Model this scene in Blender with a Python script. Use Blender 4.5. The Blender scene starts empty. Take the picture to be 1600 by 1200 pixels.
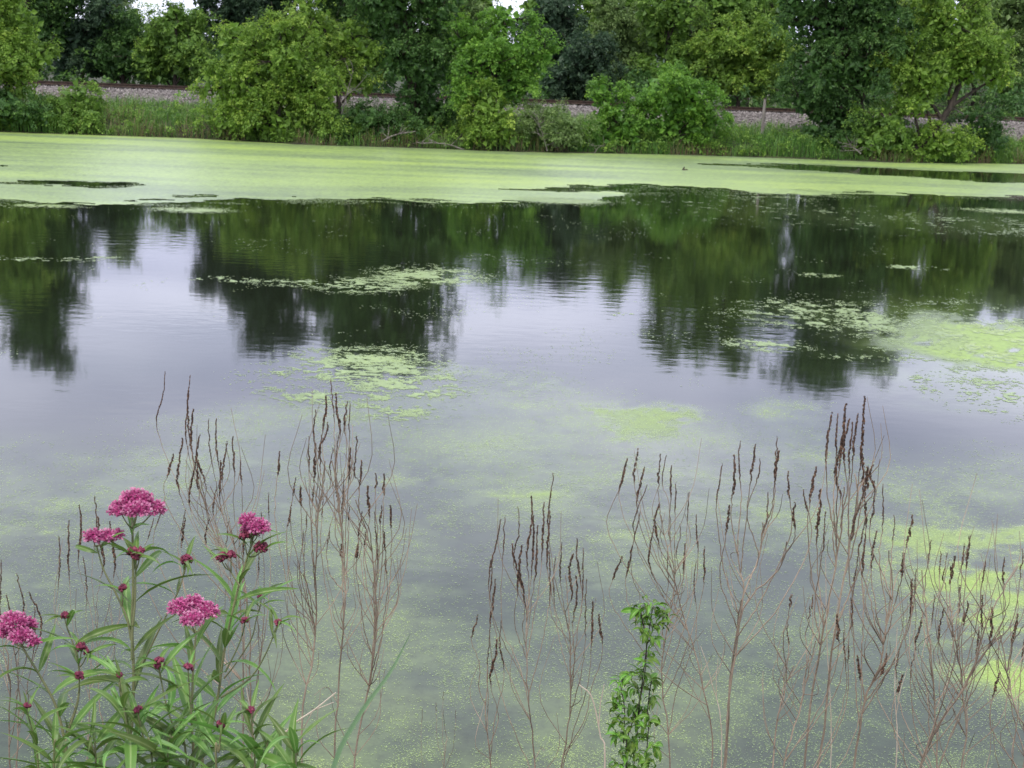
import bpy, math
import numpy as np
from mathutils import Matrix, Vector

R = math.radians
sc = bpy.context.scene
col = sc.collection
rng = np.random.default_rng(7)

# ------------------------------------------------------------------ camera
F_PX, HOR, CAM_Z, ROLL = 2200.0, 130.0, 3.0, 0.037
PITCH = math.atan((600 - HOR) / F_PX)
fw = np.array([0, math.cos(PITCH), -math.sin(PITCH)])
r0 = np.array([1.0, 0, 0])
u0 = np.cross(r0, fw)
rt = math.cos(ROLL) * r0 + math.sin(ROLL) * u0
up = -math.sin(ROLL) * r0 + math.cos(ROLL) * u0
cam_d = bpy.data.cameras.new('camera')
cam = bpy.data.objects.new('camera', cam_d)
col.objects.link(cam)
M4 = Matrix.Identity(4)
for i in range(3):
    M4[i][0], M4[i][1], M4[i][2] = rt[i], up[i], -fw[i]
M4[2][3] = CAM_Z
cam.matrix_world = M4
cam_d.sensor_width = 36.0
cam_d.lens = 36.0 * F_PX / 1600.0
cam_d.clip_start, cam_d.clip_end = 0.05, 6000
cam_d.dof.use_dof = True
cam_d.dof.focus_distance, cam_d.dof.aperture_fstop = 3.2, 20.0
sc.camera = cam

# ------------------------------------------------------------------ sky and sun
SUN_EL, SUN_AZ = 58.0, 205.0          # azimuth clockwise from +Y: the sun stands behind and left of the camera
w = bpy.data.worlds.new('World')
sc.world = w
w.use_nodes = True
nt = w.node_tree
nt.nodes.clear()
def N(tree, typ, **kw):
    n = tree.nodes.new(typ)
    for k, v in kw.items():
        setattr(n, k, v)
    return n
out = N(nt, 'ShaderNodeOutputWorld')
sky = N(nt, 'ShaderNodeTexSky', sky_type='NISHITA', sun_disc=False)
sky.sun_elevation, sky.sun_rotation = R(SUN_EL), R(SUN_AZ)
bg1 = N(nt, 'ShaderNodeBackground'); bg1.inputs[1].default_value = 0.095
bg2 = N(nt, 'ShaderNodeBackground'); bg2.inputs[1].default_value = 1.0
mixs = N(nt, 'ShaderNodeMixShader')
tc = N(nt, 'ShaderNodeTexCoord')
sep = N(nt, 'ShaderNodeSeparateXYZ')
zc = N(nt, 'ShaderNodeMath', operation='MAXIMUM'); zc.inputs[1].default_value = 0.0
za = N(nt, 'ShaderNodeMath', operation='ADD'); za.inputs[1].default_value = 0.12
dx = N(nt, 'ShaderNodeMath', operation='DIVIDE'); dy = N(nt, 'ShaderNodeMath', operation='DIVIDE')
cmb = N(nt, 'ShaderNodeCombineXYZ')
L = nt.links.new
L(tc.outputs['Generated'], sep.inputs[0]); L(sep.outputs[2], zc.inputs[0]); L(zc.outputs[0], za.inputs[0])
L(sep.outputs[0], dx.inputs[0]); L(za.outputs[0], dx.inputs[1]); L(sep.outputs[1], dy.inputs[0]); L(za.outputs[0], dy.inputs[1])
L(dx.outputs[0], cmb.inputs[0]); L(dy.outputs[0], cmb.inputs[1])
n1 = N(nt, 'ShaderNodeTexNoise'); n1.inputs['Scale'].default_value = 1.1; n1.inputs['Detail'].default_value = 4; n1.inputs['Roughness'].default_value = 0.45
n2 = N(nt, 'ShaderNodeTexNoise'); n2.inputs['Scale'].default_value = 0.7; n2.inputs['Detail'].default_value = 3
L(cmb.outputs[0], n1.inputs['Vector']); L(cmb.outputs[0], n2.inputs['Vector'])
cr = N(nt, 'ShaderNodeValToRGB')
cr.color_ramp.elements[0].position = 0.30; cr.color_ramp.elements[0].color = (0.53, 0.56, 0.79, 1)
cr.color_ramp.elements[1].position = 0.66; cr.color_ramp.elements[1].color = (1.13, 1.16, 1.38, 1)
L(n1.outputs['Fac'], cr.inputs[0]); L(cr.outputs[0], bg2.inputs[0])
mr = N(nt, 'ShaderNodeMapRange'); mr.inputs[1].default_value = 0.3; mr.inputs[2].default_value = 0.5; mr.inputs[3].default_value = 0.7; mr.inputs[4].default_value = 0.97
L(n2.outputs['Fac'], mr.inputs[0]); L(mr.outputs[0], mixs.inputs[0])
L(sky.outputs[0], bg1.inputs[0]); L(bg1.outputs[0], mixs.inputs[1]); L(bg2.outputs[0], mixs.inputs[2]); L(mixs.outputs[0], out.inputs[0])
sd = bpy.data.lights.new('sun', 'SUN')
sd.energy, sd.angle, sd.color = 1.5, R(10), (1.0, 0.96, 0.88)
so = bpy.data.objects.new('sun', sd)
col.objects.link(so)
az, el = R(SUN_AZ), R(SUN_EL)
to_sun = Vector((math.sin(az) * math.cos(el), math.cos(az) * math.cos(el), math.sin(el)))
so.rotation_euler = to_sun.to_track_quat('Z', 'Y').to_euler()
so.location = to_sun * 100
vs = sc.view_settings
vs.view_transform, vs.look, vs.exposure, vs.gamma = 'Standard', 'None', 0.82, 1.0
sc.cycles.use_denoising = True
sc.cycles.max_bounces = 8
sc.cycles.transparent_max_bounces = 8

# ------------------------------------------------------------------ helpers
def ray(px, py):
    return fw + (px - 800) / F_PX * rt - (py - 600) / F_PX * up
def at(px, py, Y):                      # the point seen at a pixel of the photograph, Y metres away
    d = ray(px, py)
    return np.array([0, 0, CAM_Z]) + d * (Y / d[1])
def on_water(px, py):
    d = ray(px, py)
    return (np.array([0, 0, CAM_Z]) + d * (-CAM_Z / d[2]))[:2]

def lattice(ix, iy, seed):
    h = (ix.astype(np.int64) * 374761393 + iy.astype(np.int64) * 668265263 + seed * 1274126177) & 0xffffffff
    h = ((h ^ (h >> 13)) * 1274126177) & 0xffffffff
    return ((h ^ (h >> 16)) & 0xffff) / 65535.0
def vnoise(x, y, seed=0):
    ix, iy = np.floor(x), np.floor(y)
    fx, fy = x - ix, y - iy
    fx, fy = fx * fx * (3 - 2 * fx), fy * fy * (3 - 2 * fy)
    a, b = lattice(ix, iy, seed), lattice(ix + 1, iy, seed)
    c, d = lattice(ix, iy + 1, seed), lattice(ix + 1, iy + 1, seed)
    return (a * (1 - fx) + b * fx) * (1 - fy) + (c * (1 - fx) + d * fx) * fy
def fbm(x, y, seed=0, oct=4):
    s, a, t = 0, 0.5, 0
    for o in range(oct):
        s = s + a * vnoise(x * 2 ** o + 17.3 * o, y * 2 ** o - 9.1 * o, seed + o)
        t += a
        a *= 0.55
    return s / t

def sstep(a, b, x):
    t = np.clip((x - a) / (b - a), 0, 1)
    return t * t * (3 - 2 * t)
def unit(v):
    return v / np.maximum(np.linalg.norm(v, axis=-1, keepdims=True), 1e-9)

def mesh_data(name, V, faces, mats, attr=None, smooth=False, mat_idx=None):
    me = bpy.data.meshes.new(name)
    V = np.asarray(V, dtype=np.float32).reshape(-1, 3)
    faces = [np.asarray(f, dtype=np.int32) for f in faces if len(f)]
    me.vertices.add(len(V))
    me.vertices.foreach_set('co', V.ravel())
    nl = sum(f.size for f in faces)
    npoly = sum(len(f) for f in faces)
    me.loops.add(nl)
    me.loops.foreach_set('vertex_index', np.concatenate([f.ravel() for f in faces]))
    starts, o = [], 0
    for f in faces:
        starts.append(o + np.arange(len(f)) * f.shape[1])
        o += f.size
    me.polygons.add(npoly)
    me.polygons.foreach_set('loop_start', np.concatenate(starts).astype(np.int32))
    for m in (mats if isinstance(mats, (list, tuple)) else [mats]):
        me.materials.append(m)
    if mat_idx is not None:
        me.polygons.foreach_set('material_index', np.asarray(mat_idx, dtype=np.int32))
    me.polygons.foreach_set('use_smooth', np.full(npoly, smooth))
    for k, v in (attr or {}).items():
        a = me.attributes.new(k, 'FLOAT', 'POINT')
        a.data.foreach_set('value', np.asarray(v, dtype=np.float32))
    me.update(calc_edges=True)
    return me
def link(name, me, parent=None):
    o = bpy.data.objects.new(name, me)
    col.objects.link(o)
    o.parent = parent
    return o
def tag(o, label=None, cat=None, group=None, kind=None):
    for k, v in (('label', label), ('category', cat), ('group', group), ('kind', kind)):
        if v:
            o[k] = v
    return o
def thing(name, label, cat, loc=(0, 0, 0), group=None):
    o = bpy.data.objects.new(name, None)
    o.empty_display_size = 0.2
    o.location = loc
    col.objects.link(o)
    return tag(o, label, cat, group)

class MB:                               # collects shapes for one mesh
    def __init__(s):
        s.V, s.F3, s.F4, s.n, s.A, s.M3, s.M4 = [], [], [], 0, [], [], []
    def add(s, V, F3=None, F4=None, a=0.5, m=0):
        V = np.asarray(V, float).reshape(-1, 3)
        if F3 is not None and len(F3):
            s.F3.append(np.asarray(F3) + s.n); s.M3.append(np.full(len(F3), m))
        if F4 is not None and len(F4):
            s.F4.append(np.asarray(F4) + s.n); s.M4.append(np.full(len(F4), m))
        s.V.append(V); s.n += len(V)
        s.A.append(np.full(len(V), a) if np.isscalar(a) else np.asarray(a))
    def tube(s, P, rad, sides=5, a=0.5, m=0, cap=True):
        P = np.asarray(P, float); n = len(P)
        rad = np.broadcast_to(np.asarray(rad, float), (n,))
        T = unit(np.gradient(P, axis=0))
        ref = np.array([0.31, 0.91, 0.13]) if abs(T[0][2]) > 0.7 else np.array([0.1, 0.2, 1.0])
        A = unit(np.cross(T, ref)); B = np.cross(T, A)
        th = np.arange(sides) * 2 * math.pi / sides
        ring = P[:, None] + rad[:, None, None] * (np.cos(th)[None, :, None] * A[:, None] + np.sin(th)[None, :, None] * B[:, None])
        V = ring.reshape(-1, 3)
        i, j = np.meshgrid(np.arange(n - 1), np.arange(sides), indexing='ij')
        i, j = i.ravel(), j.ravel(); k = (j + 1) % sides
        F4 = np.stack([i * sides + j, i * sides + k, (i + 1) * sides + k, (i + 1) * sides + j], 1)
        F3 = None
        if cap:
            V = np.concatenate([V, P[-1:]]); c = n * sides; b = (n - 1) * sides
            F3 = np.stack([b + np.arange(sides), b + (np.arange(sides) + 1) % sides, np.full(sides, c)], 1)
        s.add(V, F3, F4, a, m)
    def octa(s, C, rad, a=0.5, m=0):    # many small beads
        C = np.asarray(C, float).reshape(-1, 3); n = len(C)
        rad = np.asarray(rad, float)
        if rad.ndim < 2: rad = np.broadcast_to(rad.reshape(-1, 1) if rad.ndim else rad, (n, 3))
        D = np.array([[1, 0, 0], [-1, 0, 0], [0, 1, 0], [0, -1, 0], [0, 0, 1], [0, 0, -1]], float)
        V = (C[:, None] + D[None] * rad[:, None]).reshape(-1, 3)
        F = np.array([[0, 2, 4], [2, 1, 4], [1, 3, 4], [3, 0, 4], [2, 0, 5], [1, 2, 5], [3, 1, 5], [0, 3, 5]])
        s.add(V, (F[None] + 6 * np.arange(n)[:, None, None]).reshape(-1, 3), None, np.repeat(a, 6) if not np.isscalar(a) else a, m)
    def build(s, name, mats, parent=None, smooth=False):
        faces, mi = [], []
        if s.F3: faces.append(np.concatenate(s.F3)); mi.append(np.concatenate(s.M3))
        if s.F4: faces.append(np.concatenate(s.F4)); mi.append(np.concatenate(s.M4))
        me = mesh_data(name, np.concatenate(s.V), faces, mats, {'tint': np.concatenate(s.A)}, smooth, np.concatenate(mi))
        return link(name, me, parent)

def curve(P, n=24):                     # Catmull-Rom through points
    P = np.asarray(P, float)
    Q = np.concatenate([[2 * P[0] - P[1]], P, [2 * P[-1] - P[-2]]])
    t = np.linspace(0, len(P) - 1 - 1e-6, n)
    i = t.astype(int); f = (t - i)[:, None]
    p0, p1, p2, p3 = Q[i], Q[i + 1], Q[i + 2], Q[i + 3]
    return 0.5 * (2 * p1 + (p2 - p0) * f + (2 * p0 - 5 * p1 + 4 * p2 - p3) * f ** 2 + (3 * p1 - p0 - 3 * p2 + p3) * f ** 3)

# ------------------------------------------------------------------ materials
def new_mat(name):
    m = bpy.data.materials.new(name); m.use_nodes = True
    t = m.node_tree; t.nodes.clear()
    o = N(t, 'ShaderNodeOutputMaterial')
    return m, t, o
def ramp(t, stops):
    c = N(t, 'ShaderNodeValToRGB'); e = c.color_ramp.elements
    while len(e) < len(stops): e.new(0.5)
    for k, (p, cl) in enumerate(stops):
        e[k].position = p; e[k].color = (*cl, 1)
    return c
def leaf_mat(name, stops, transl=0.42, rough=0.5, spec=0.35):
    m, t, o = new_mat(name)
    a = N(t, 'ShaderNodeAttribute', attribute_name='tint')
    c = ramp(t, stops); t.links.new(a.outputs['Fac'], c.inputs[0])
    p = N(t, 'ShaderNodeBsdfPrincipled'); p.inputs['Roughness'].default_value = rough; p.inputs['Specular IOR Level'].default_value = spec
    tr = N(t, 'ShaderNodeBsdfTranslucent'); mx = N(t, 'ShaderNodeMixShader'); mx.inputs[0].default_value = transl
    t.links.new(c.outputs[0], p.inputs['Base Color']); t.links.new(c.outputs[0], tr.inputs[0])
    t.links.new(p.outputs[0], mx.inputs[1]); t.links.new(tr.outputs[0], mx.inputs[2]); t.links.new(mx.outputs[0], o.inputs[0])
    return m
def noise_mat(name, stops, scale=5, rough=0.85, bump=0.3, bscale=30, stretch=(1, 1, 1), detail=5, spec=0.3):
    m, t, o = new_mat(name)
    tcn = N(t, 'ShaderNodeTexCoord'); mp = N(t, 'ShaderNodeMapping'); mp.inputs['Scale'].default_value = stretch
    n = N(t, 'ShaderNodeTexNoise'); n.inputs['Scale'].default_value = scale; n.inputs['Detail'].default_value = detail
    c = ramp(t, stops)
    p = N(t, 'ShaderNodeBsdfPrincipled'); p.inputs['Roughness'].default_value = rough; p.inputs['Specular IOR Level'].default_value = spec
    t.links.new(tcn.outputs['Object'], mp.inputs[0]); t.links.new(mp.outputs[0], n.inputs['Vector'])
    t.links.new(n.outputs['Fac'], c.inputs[0]); t.links.new(c.outputs[0], p.inputs['Base Color'])
    if bump:
        nb = N(t, 'ShaderNodeTexNoise'); nb.inputs['Scale'].default_value = bscale
        b = N(t, 'ShaderNodeBump'); b.inputs['Strength'].default_value = bump; b.inputs['Distance'].default_value = 0.02
        t.links.new(mp.outputs[0], nb.inputs['Vector']); t.links.new(nb.outputs['Fac'], b.inputs['Height']); t.links.new(b.outputs[0], p.inputs['Normal'])
    t.links.new(p.outputs[0], o.inputs[0])
    return m

MAT = {}
MAT['yellow'] = leaf_mat('leaf_yellow_green', [(0, (0.097, 0.189, 0.030)), (0.55, (0.195, 0.325, 0.044)), (1, (0.372, 0.487, 0.077))])
MAT['bright'] = leaf_mat('leaf_bright_green', [(0, (0.068, 0.174, 0.028)), (0.55, (0.146, 0.301, 0.037)), (1, (0.279, 0.472, 0.061))])
MAT['mid'] = leaf_mat('leaf_mid_green', [(0, (0.078, 0.166, 0.029)), (0.55, (0.157, 0.280, 0.043)), (1, (0.313, 0.461, 0.072))])
MAT['dark'] = leaf_mat('leaf_dark_green', [(0, (0.034, 0.083, 0.020)), (0.55, (0.071, 0.157, 0.035)), (1, (0.159, 0.286, 0.058))])
MAT['blue'] = leaf_mat('leaf_blue_green', [(0, (0.025, 0.054, 0.026)), (0.55, (0.051, 0.098, 0.046)), (1, (0.103, 0.167, 0.073))])
MAT['pale'] = leaf_mat('leaf_pale_green_haze', [(0, (0.091, 0.158, 0.043)), (0.55, (0.173, 0.266, 0.076)), (1, (0.293, 0.389, 0.126))])  # pale leaves, lightened further to put the back trees' distance haze into the colour
MAT['grass'] = leaf_mat('bank_grass', [(0, (0.039, 0.109, 0.020)), (0.35, (0.085, 0.203, 0.029)), (0.62, (0.144, 0.246, 0.046)), (0.8, (0.195, 0.167, 0.078)), (1, (0.221, 0.145, 0.092))], 0.3)
MAT['bark'] = noise_mat('bark', [(0.3, (0.018, 0.014, 0.011)), (0.7, (0.07, 0.055, 0.042))], 8, 0.95, 0.6, 25, (1, 1, 0.25))
MAT['deadwood'] = noise_mat('dead_wood', [(0.3, (0.10, 0.085, 0.072)), (0.7, (0.26, 0.23, 0.20))], 10, 0.9, 0.4, 40, (1, 1, 0.3))
MAT['soil'] = noise_mat('soil', [(0.3, (0.018, 0.018, 0.010)), (0.6, (0.045, 0.05, 0.02)), (0.8, (0.06, 0.075, 0.025))], 1.2, 0.95, 0.6, 9)
MAT['hill'] = noise_mat('hill_wood', [(0.3, (0.03, 0.05, 0.035)), (0.7, (0.06, 0.09, 0.055))], 0.12, 0.95, 0.8, 0.6)
MAT['ballast'] = noise_mat('ballast', [(0.3, (0.080, 0.070, 0.063)), (0.7, (0.192, 0.169, 0.150))], 6, 0.95, 0.8, 14)
MAT['rust'] = noise_mat('rail_steel', [(0.3, (0.022, 0.014, 0.010)), (0.7, (0.07, 0.042, 0.028))], 6, 0.7, 0.2, 30)
MAT['tie'] = noise_mat('tie_wood', [(0.3, (0.02, 0.016, 0.013)), (0.7, (0.07, 0.058, 0.048))], 5, 0.9, 0.5, 20)
MAT['stone'] = leaf_mat('ballast_stone', [(0, (0.069, 0.062, 0.059)), (0.5, (0.202, 0.177, 0.160)), (1, (0.404, 0.363, 0.325))], 0.0, 0.9)
MAT['stem'] = noise_mat('dead_stem', [(0.3, (0.122, 0.087, 0.060)), (0.7, (0.356, 0.279, 0.199))], 14, 0.85, 0.2, 200, (1, 1, 0.4))
MAT['straw'] = noise_mat('dry_straw', [(0.3, (0.34, 0.27, 0.19)), (0.7, (0.55, 0.47, 0.36))], 14, 0.8, 0.0)
MAT['seed'] = leaf_mat('seed_capsule', [(0, (0.027, 0.017, 0.012)), (0.6, (0.083, 0.045, 0.027)), (1, (0.195, 0.112, 0.068))], 0.0, 0.85)

def water_mat():
    m, t, o = new_mat('pond_water')
    g = N(t, 'ShaderNodeTexCoord')
    sp = N(t, 'ShaderNodeSeparateXYZ'); t.links.new(g.outputs['Object'], sp.inputs[0])
    # drowned algae and silt just under the surface near the bank, clear brown water farther out
    al = N(t, 'ShaderNodeAttribute', attribute_name='algae'); tn_ = N(t, 'ShaderNodeAttribute', attribute_name='tint')
    n3 = N(t, 'ShaderNodeTexNoise'); n3.inputs['Scale'].default_value = 9; n3.inputs['Detail'].default_value = 10; n3.inputs['Roughness'].default_value = 0.85
    t.links.new(g.outputs['Object'], n3.inputs['Vector'])
    mm = N(t, 'ShaderNodeMapRange'); mm.inputs[1].default_value = 0.3; mm.inputs[2].default_value = 0.7; mm.inputs[3].default_value = 0.35; mm.inputs[4].default_value = 1.5
    t.links.new(n3.outputs['Fac'], mm.inputs[0])
    ml = N(t, 'ShaderNodeMath', operation='MULTIPLY', use_clamp=True); t.links.new(al.outputs['Fac'], ml.inputs[0]); t.links.new(mm.outputs[0], ml.inputs[1])
    cr_ = ramp(t, [(0, (0.020, 0.028, 0.018)), (0.3, (0.046, 0.066, 0.030)), (0.6, (0.112, 0.152, 0.052)), (1, (0.225, 0.33, 0.05))])
    t.links.new(tn_.outputs['Fac'], cr_.inputs[0])
    mc = N(t, 'ShaderNodeMix', data_type='RGBA'); mc.inputs[6].default_value = (0.010, 0.013, 0.007, 1)
    t.links.new(ml.outputs[0], mc.inputs[0]); t.links.new(cr_.outputs[0], mc.inputs[7])
    p = N(t, 'ShaderNodeBsdfPrincipled'); p.inputs['Roughness'].default_value = 0.04; p.inputs['IOR'].default_value = 1.34
    t.links.new(mc.outputs[2], p.inputs['Base Color'])
    at_ = N(t, 'ShaderNodeMath', operation='MULTIPLY'); t.links.new(al.outputs['Fac'], at_.inputs[0]); t.links.new(tn_.outputs['Fac'], at_.inputs[1])
    ro = N(t, 'ShaderNodeMapRange'); ro.inputs[1].default_value = 0.30; ro.inputs[2].default_value = 1.0; ro.inputs[3].default_value = 0.04; ro.inputs[4].default_value = 0.42
    t.links.new(at_.outputs[0], ro.inputs[0]); t.links.new(ro.outputs[0], p.inputs['Roughness'])
    # wind ripples, in patches
    mp = N(t, 'ShaderNodeMapping'); mp.inputs['Scale'].default_value = (0.8, 1.3, 1)
    t.links.new(g.outputs['Object'], mp.inputs[0])
    r1 = N(t, 'ShaderNodeTexNoise'); r1.inputs['Scale'].default_value = 3.2; r1.inputs['Detail'].default_value = 3
    t.links.new(mp.outputs[0], r1.inputs['Vector'])
    r2 = N(t, 'ShaderNodeTexNoise'); r2.inputs['Scale'].default_value = 0.12; r2.inputs['Detail'].default_value = 2
    t.links.new(mp.outputs[0], r2.inputs['Vector'])
    mr2 = N(t, 'ShaderNodeMapRange'); mr2.inputs[1].default_value = 0.42; mr2.inputs[2].default_value = 0.62; mr2.inputs[3].default_value = 0.035; mr2.inputs[4].default_value = 0.26
    t.links.new(r2.outputs['Fac'], mr2.inputs[0])
    b = N(t, 'ShaderNodeBump'); b.inputs['Distance'].default_value = 0.012
    t.links.new(mr2.outputs[0], b.inputs['Strength']); t.links.new(r1.outputs['Fac'], b.inputs['Height'])
    t.links.new(b.outputs[0], p.inputs['Normal']); t.links.new(p.outputs[0], o.inputs[0])
    return m
MAT['water'] = water_mat()

def weed_mat(name, stops, rough):
    m, t, o = new_mat(name)
    a = N(t, 'ShaderNodeAttribute', attribute_name='tint')
    c = ramp(t, stops); t.links.new(a.outputs['Fac'], c.inputs[0])
    p = N(t, 'ShaderNodeBsdfPrincipled'); p.inputs['Roughness'].default_value = rough; p.inputs['IOR'].default_value = 1.45
    t.links.new(c.outputs[0], p.inputs['Base Color'])
    g = N(t, 'ShaderNodeTexCoord'); nb = N(t, 'ShaderNodeTexNoise'); nb.inputs['Scale'].default_value = 60; b = N(t, 'ShaderNodeBump')
    b.inputs['Strength'].default_value = 0.2; b.inputs['Distance'].default_value = 0.003
    t.links.new(g.outputs['Object'], nb.inputs['Vector']); t.links.new(nb.outputs['Fac'], b.inputs['Height']); t.links.new(b.outputs[0], p.inputs['Normal'])
    t.links.new(p.outputs[0], o.inputs[0])
    return m
WEED = [(0, (0.085, 0.12, 0.065)), (0.35, (0.18, 0.245, 0.10)), (0.65, (0.28, 0.38, 0.115)), (1, (0.37, 0.48, 0.11))]
MAT['weed'] = weed_mat('duckweed', WEED, 0.32)

# ------------------------------------------------------------------ setting: ground, water, hills, railway
SH_PX = np.array([[-400, 196], [0, 206], [300, 216], [500, 227], [640, 231], [800, 237], [920, 239], [1100, 243], [1250, 248], [1400, 254], [1600, 256], [2000, 268]], float)
SH = np.array([on_water(x, y) for x, y in SH_PX])
def shore(x):
    return np.interp(x, SH[:, 0], SH[:, 1]) + 0.35 * (vnoise(np.asarray(x) * 0.5, np.asarray(x) * 0 + 3.3, 5) - 0.5)
RAIL_Z = 2.12
def rail_y(x):
    return 78.0 - 0.02 * np.asarray(x, float)
def ground_z(x, y):
    x, y = np.asarray(x, float), np.asarray(y, float)
    near = 1.42 - 0.05 * np.clip(y, 0, 1.5) - sstep(1.0, 5.2, y) * 2.0
    s = y - shore(x); t = y - rail_y(x)
    far = -0.9 + 0.9 * sstep(-4, 0, s) + 0.55 * sstep(-0.2, 1.6, s) + 0.7 * sstep(1.5, 8, s)
    far = far - 0.5 * sstep(4, 7, t)
    far = far + 7.5 * sstep(16, 46, x) * sstep(8, 45, t) + 2.0 * sstep(30, 200, t)
    z = np.where(y < 12, near, np.where(y < 40, -0.9, far))
    return z + 0.12 * (fbm(x * 0.8, y * 0.8, 3) - 0.5) * (np.abs(z + 0.9) > 0.05)
xs = np.concatenate([[-2500, -900, -400, -200, -120], np.linspace(-80, 80, 161), [120, 200, 400, 900, 2500]])
ys = np.concatenate([[-600, -150, -40, -10], np.linspace(-4, 8, 25), [20, 35, 50], np.linspace(56, 130, 150), [150, 180, 230, 320, 500, 900, 1800, 3000]])
GX, GY = np.meshgrid(xs, ys)
def grid_faces(ny, nx):
    i, j = np.meshgrid(np.arange(ny - 1), np.arange(nx - 1), indexing='ij')
    a = (i * nx + j).ravel()
    return np.stack([a, a + 1, a + nx + 1, a + nx], 1)
GZ = ground_z(GX, GY)
me = mesh_data('ground', np.stack([GX, GY, GZ], -1), [grid_faces(len(ys), len(xs))], MAT['soil'], smooth=True)
tag(link('ground', me), kind='structure')
# far low hills
hx = np.linspace(-700, 700, 240); hy = np.linspace(420, 900, 60)
HX, HY = np.meshgrid(hx, hy)
HZ = (2 + 16 * sstep(420, 620, HY) * (0.35 + 0.65 * fbm(HX / 180, HY / 180, 11)) + 6 * fbm(HX / 9, HY / 9, 12, 3) * sstep(420, 450, HY))
me = mesh_data('hills', np.stack([HX, HY, HZ], -1), [grid_faces(60, 240)], MAT['hill'], smooth=True)
tag(link('hills', me), kind='structure')

# railway: ballast bed, stones, ties, two rails
ex = np.linspace(-90, 90, 361)
prof = [(-4.6, 0.85), (-3.6, 1.22), (-2.2, 1.86), (-1.75, 1.90), (1.75, 1.90), (2.2, 1.82), (4.4, 0.4)]
PX = np.repeat(ex[:, None], len(prof), 1)
PY = rail_y(PX) + np.array([p[0] for p in prof])[None]
PZ = np.array([p[1] for p in prof])[None] + 0.10 * (fbm(PX * 1.7, PY * 1.7, 21) - 0.5)
PZ[:, 0] -= 0.3; PZ[:, -1] -= 0.3
me = mesh_data('railway_embankment', np.stack([PX, PY, PZ], -1), [grid_faces(len(ex), len(prof))], MAT['ballast'])
emb = tag(link('railway_embankment', me), kind='structure')
n = 19000
sx = rng.uniform(-40, 40, n); sv = rng.uniform(-4.3, -1.3, n)
sz = np.interp(sv, [p[0] for p in prof], [p[1] for p in prof]) + rng.uniform(-0.03, 0.05, n)
b = MB(); b.octa(np.stack([sx, rail_y(sx) + sv, sz], 1), rng.uniform(0.028, 0.075, (n, 3)), rng.beta(2, 2.2, n))
tag(b.build('ballast_stones', MAT['stone'], emb), kind='stuff')
trk = thing('railway_track', 'rusty railway track on the grey ballast embankment across the pond', 'railway track', (0, 78.0, 1.9))
trk_off = np.array([0, 78.0, 1.9])
for sgn in (-0.72, 0.72):
    b = MB()
    q = [(-0.07, 0), (0.07, 0), (0.07, 0.02), (0.012, 0.04), (0.012, 0.12), (0.036, 0.13), (0.036, 0.17), (-0.036, 0.17), (-0.036, 0.13), (-0.012, 0.12), (-0.012, 0.04), (-0.07, 0.02)]
    V = np.array([[x, float(rail_y(x)) + sgn + a, 2.02 + c] for x in (-90, 90) for a, c in q]) - trk_off
    k = len(q)
    b.add(V, None, [[i, (i + 1) % k, k + (i + 1) % k, k + i] for i in range(k)])
    b.build('rail', MAT['rust'], trk)
tie_me = None
b = MB()
bx = np.array([[x, y, z] for x in (-0.115, 0.115) for y in (-1.3, 1.3) for z in (-0.09, 0.09)])
BF = [[0, 1, 3, 2], [4, 6, 7, 5], [0, 4, 5, 1], [2, 3, 7, 6], [0, 2, 6, 4], [1, 5, 7, 3]]
tie_me = mesh_data('tie', bx, [BF], MAT['tie'])
for i in range(150):
    x = -38 + i * 0.51
    o = link('tie', tie_me, trk)
    o.location = Vector((x + rng.uniform(-.03, .03), float(rail_y(x)) - 78.0, 0.02 + rng.uniform(-.01, .015)))
    o.rotation_euler.z = -0.02 + rng.uniform(-.02, .02)

# ------------------------------------------------------------------ foliage generator
def leaf_cloud(P, A, Nn, Ls, Ws, fold=0.15):
    """rhombic folded leaves: base, right, tip, left"""
    A = unit(A); S = unit(np.cross(A, Nn)); Nn = np.cross(S, A)
    Ls, Ws = Ls[:, None], Ws[:, None]
    base = P; tip = P + A * Ls - Nn * Ls * 0.12
    mid = P + A * Ls * 0.45
    r = mid + S * Ws * 0.5 + Nn * Ws * fold; l = mid - S * Ws * 0.5 + Nn * Ws * fold
    V = np.stack([base, r, tip, l], 1).reshape(-1, 3)
    b4 = 4 * np.arange(len(P))[:, None]
    F = np.concatenate([b4 + np.array([0, 1, 2]), b4 + np.array([0, 2, 3])])
    return V, F

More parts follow.
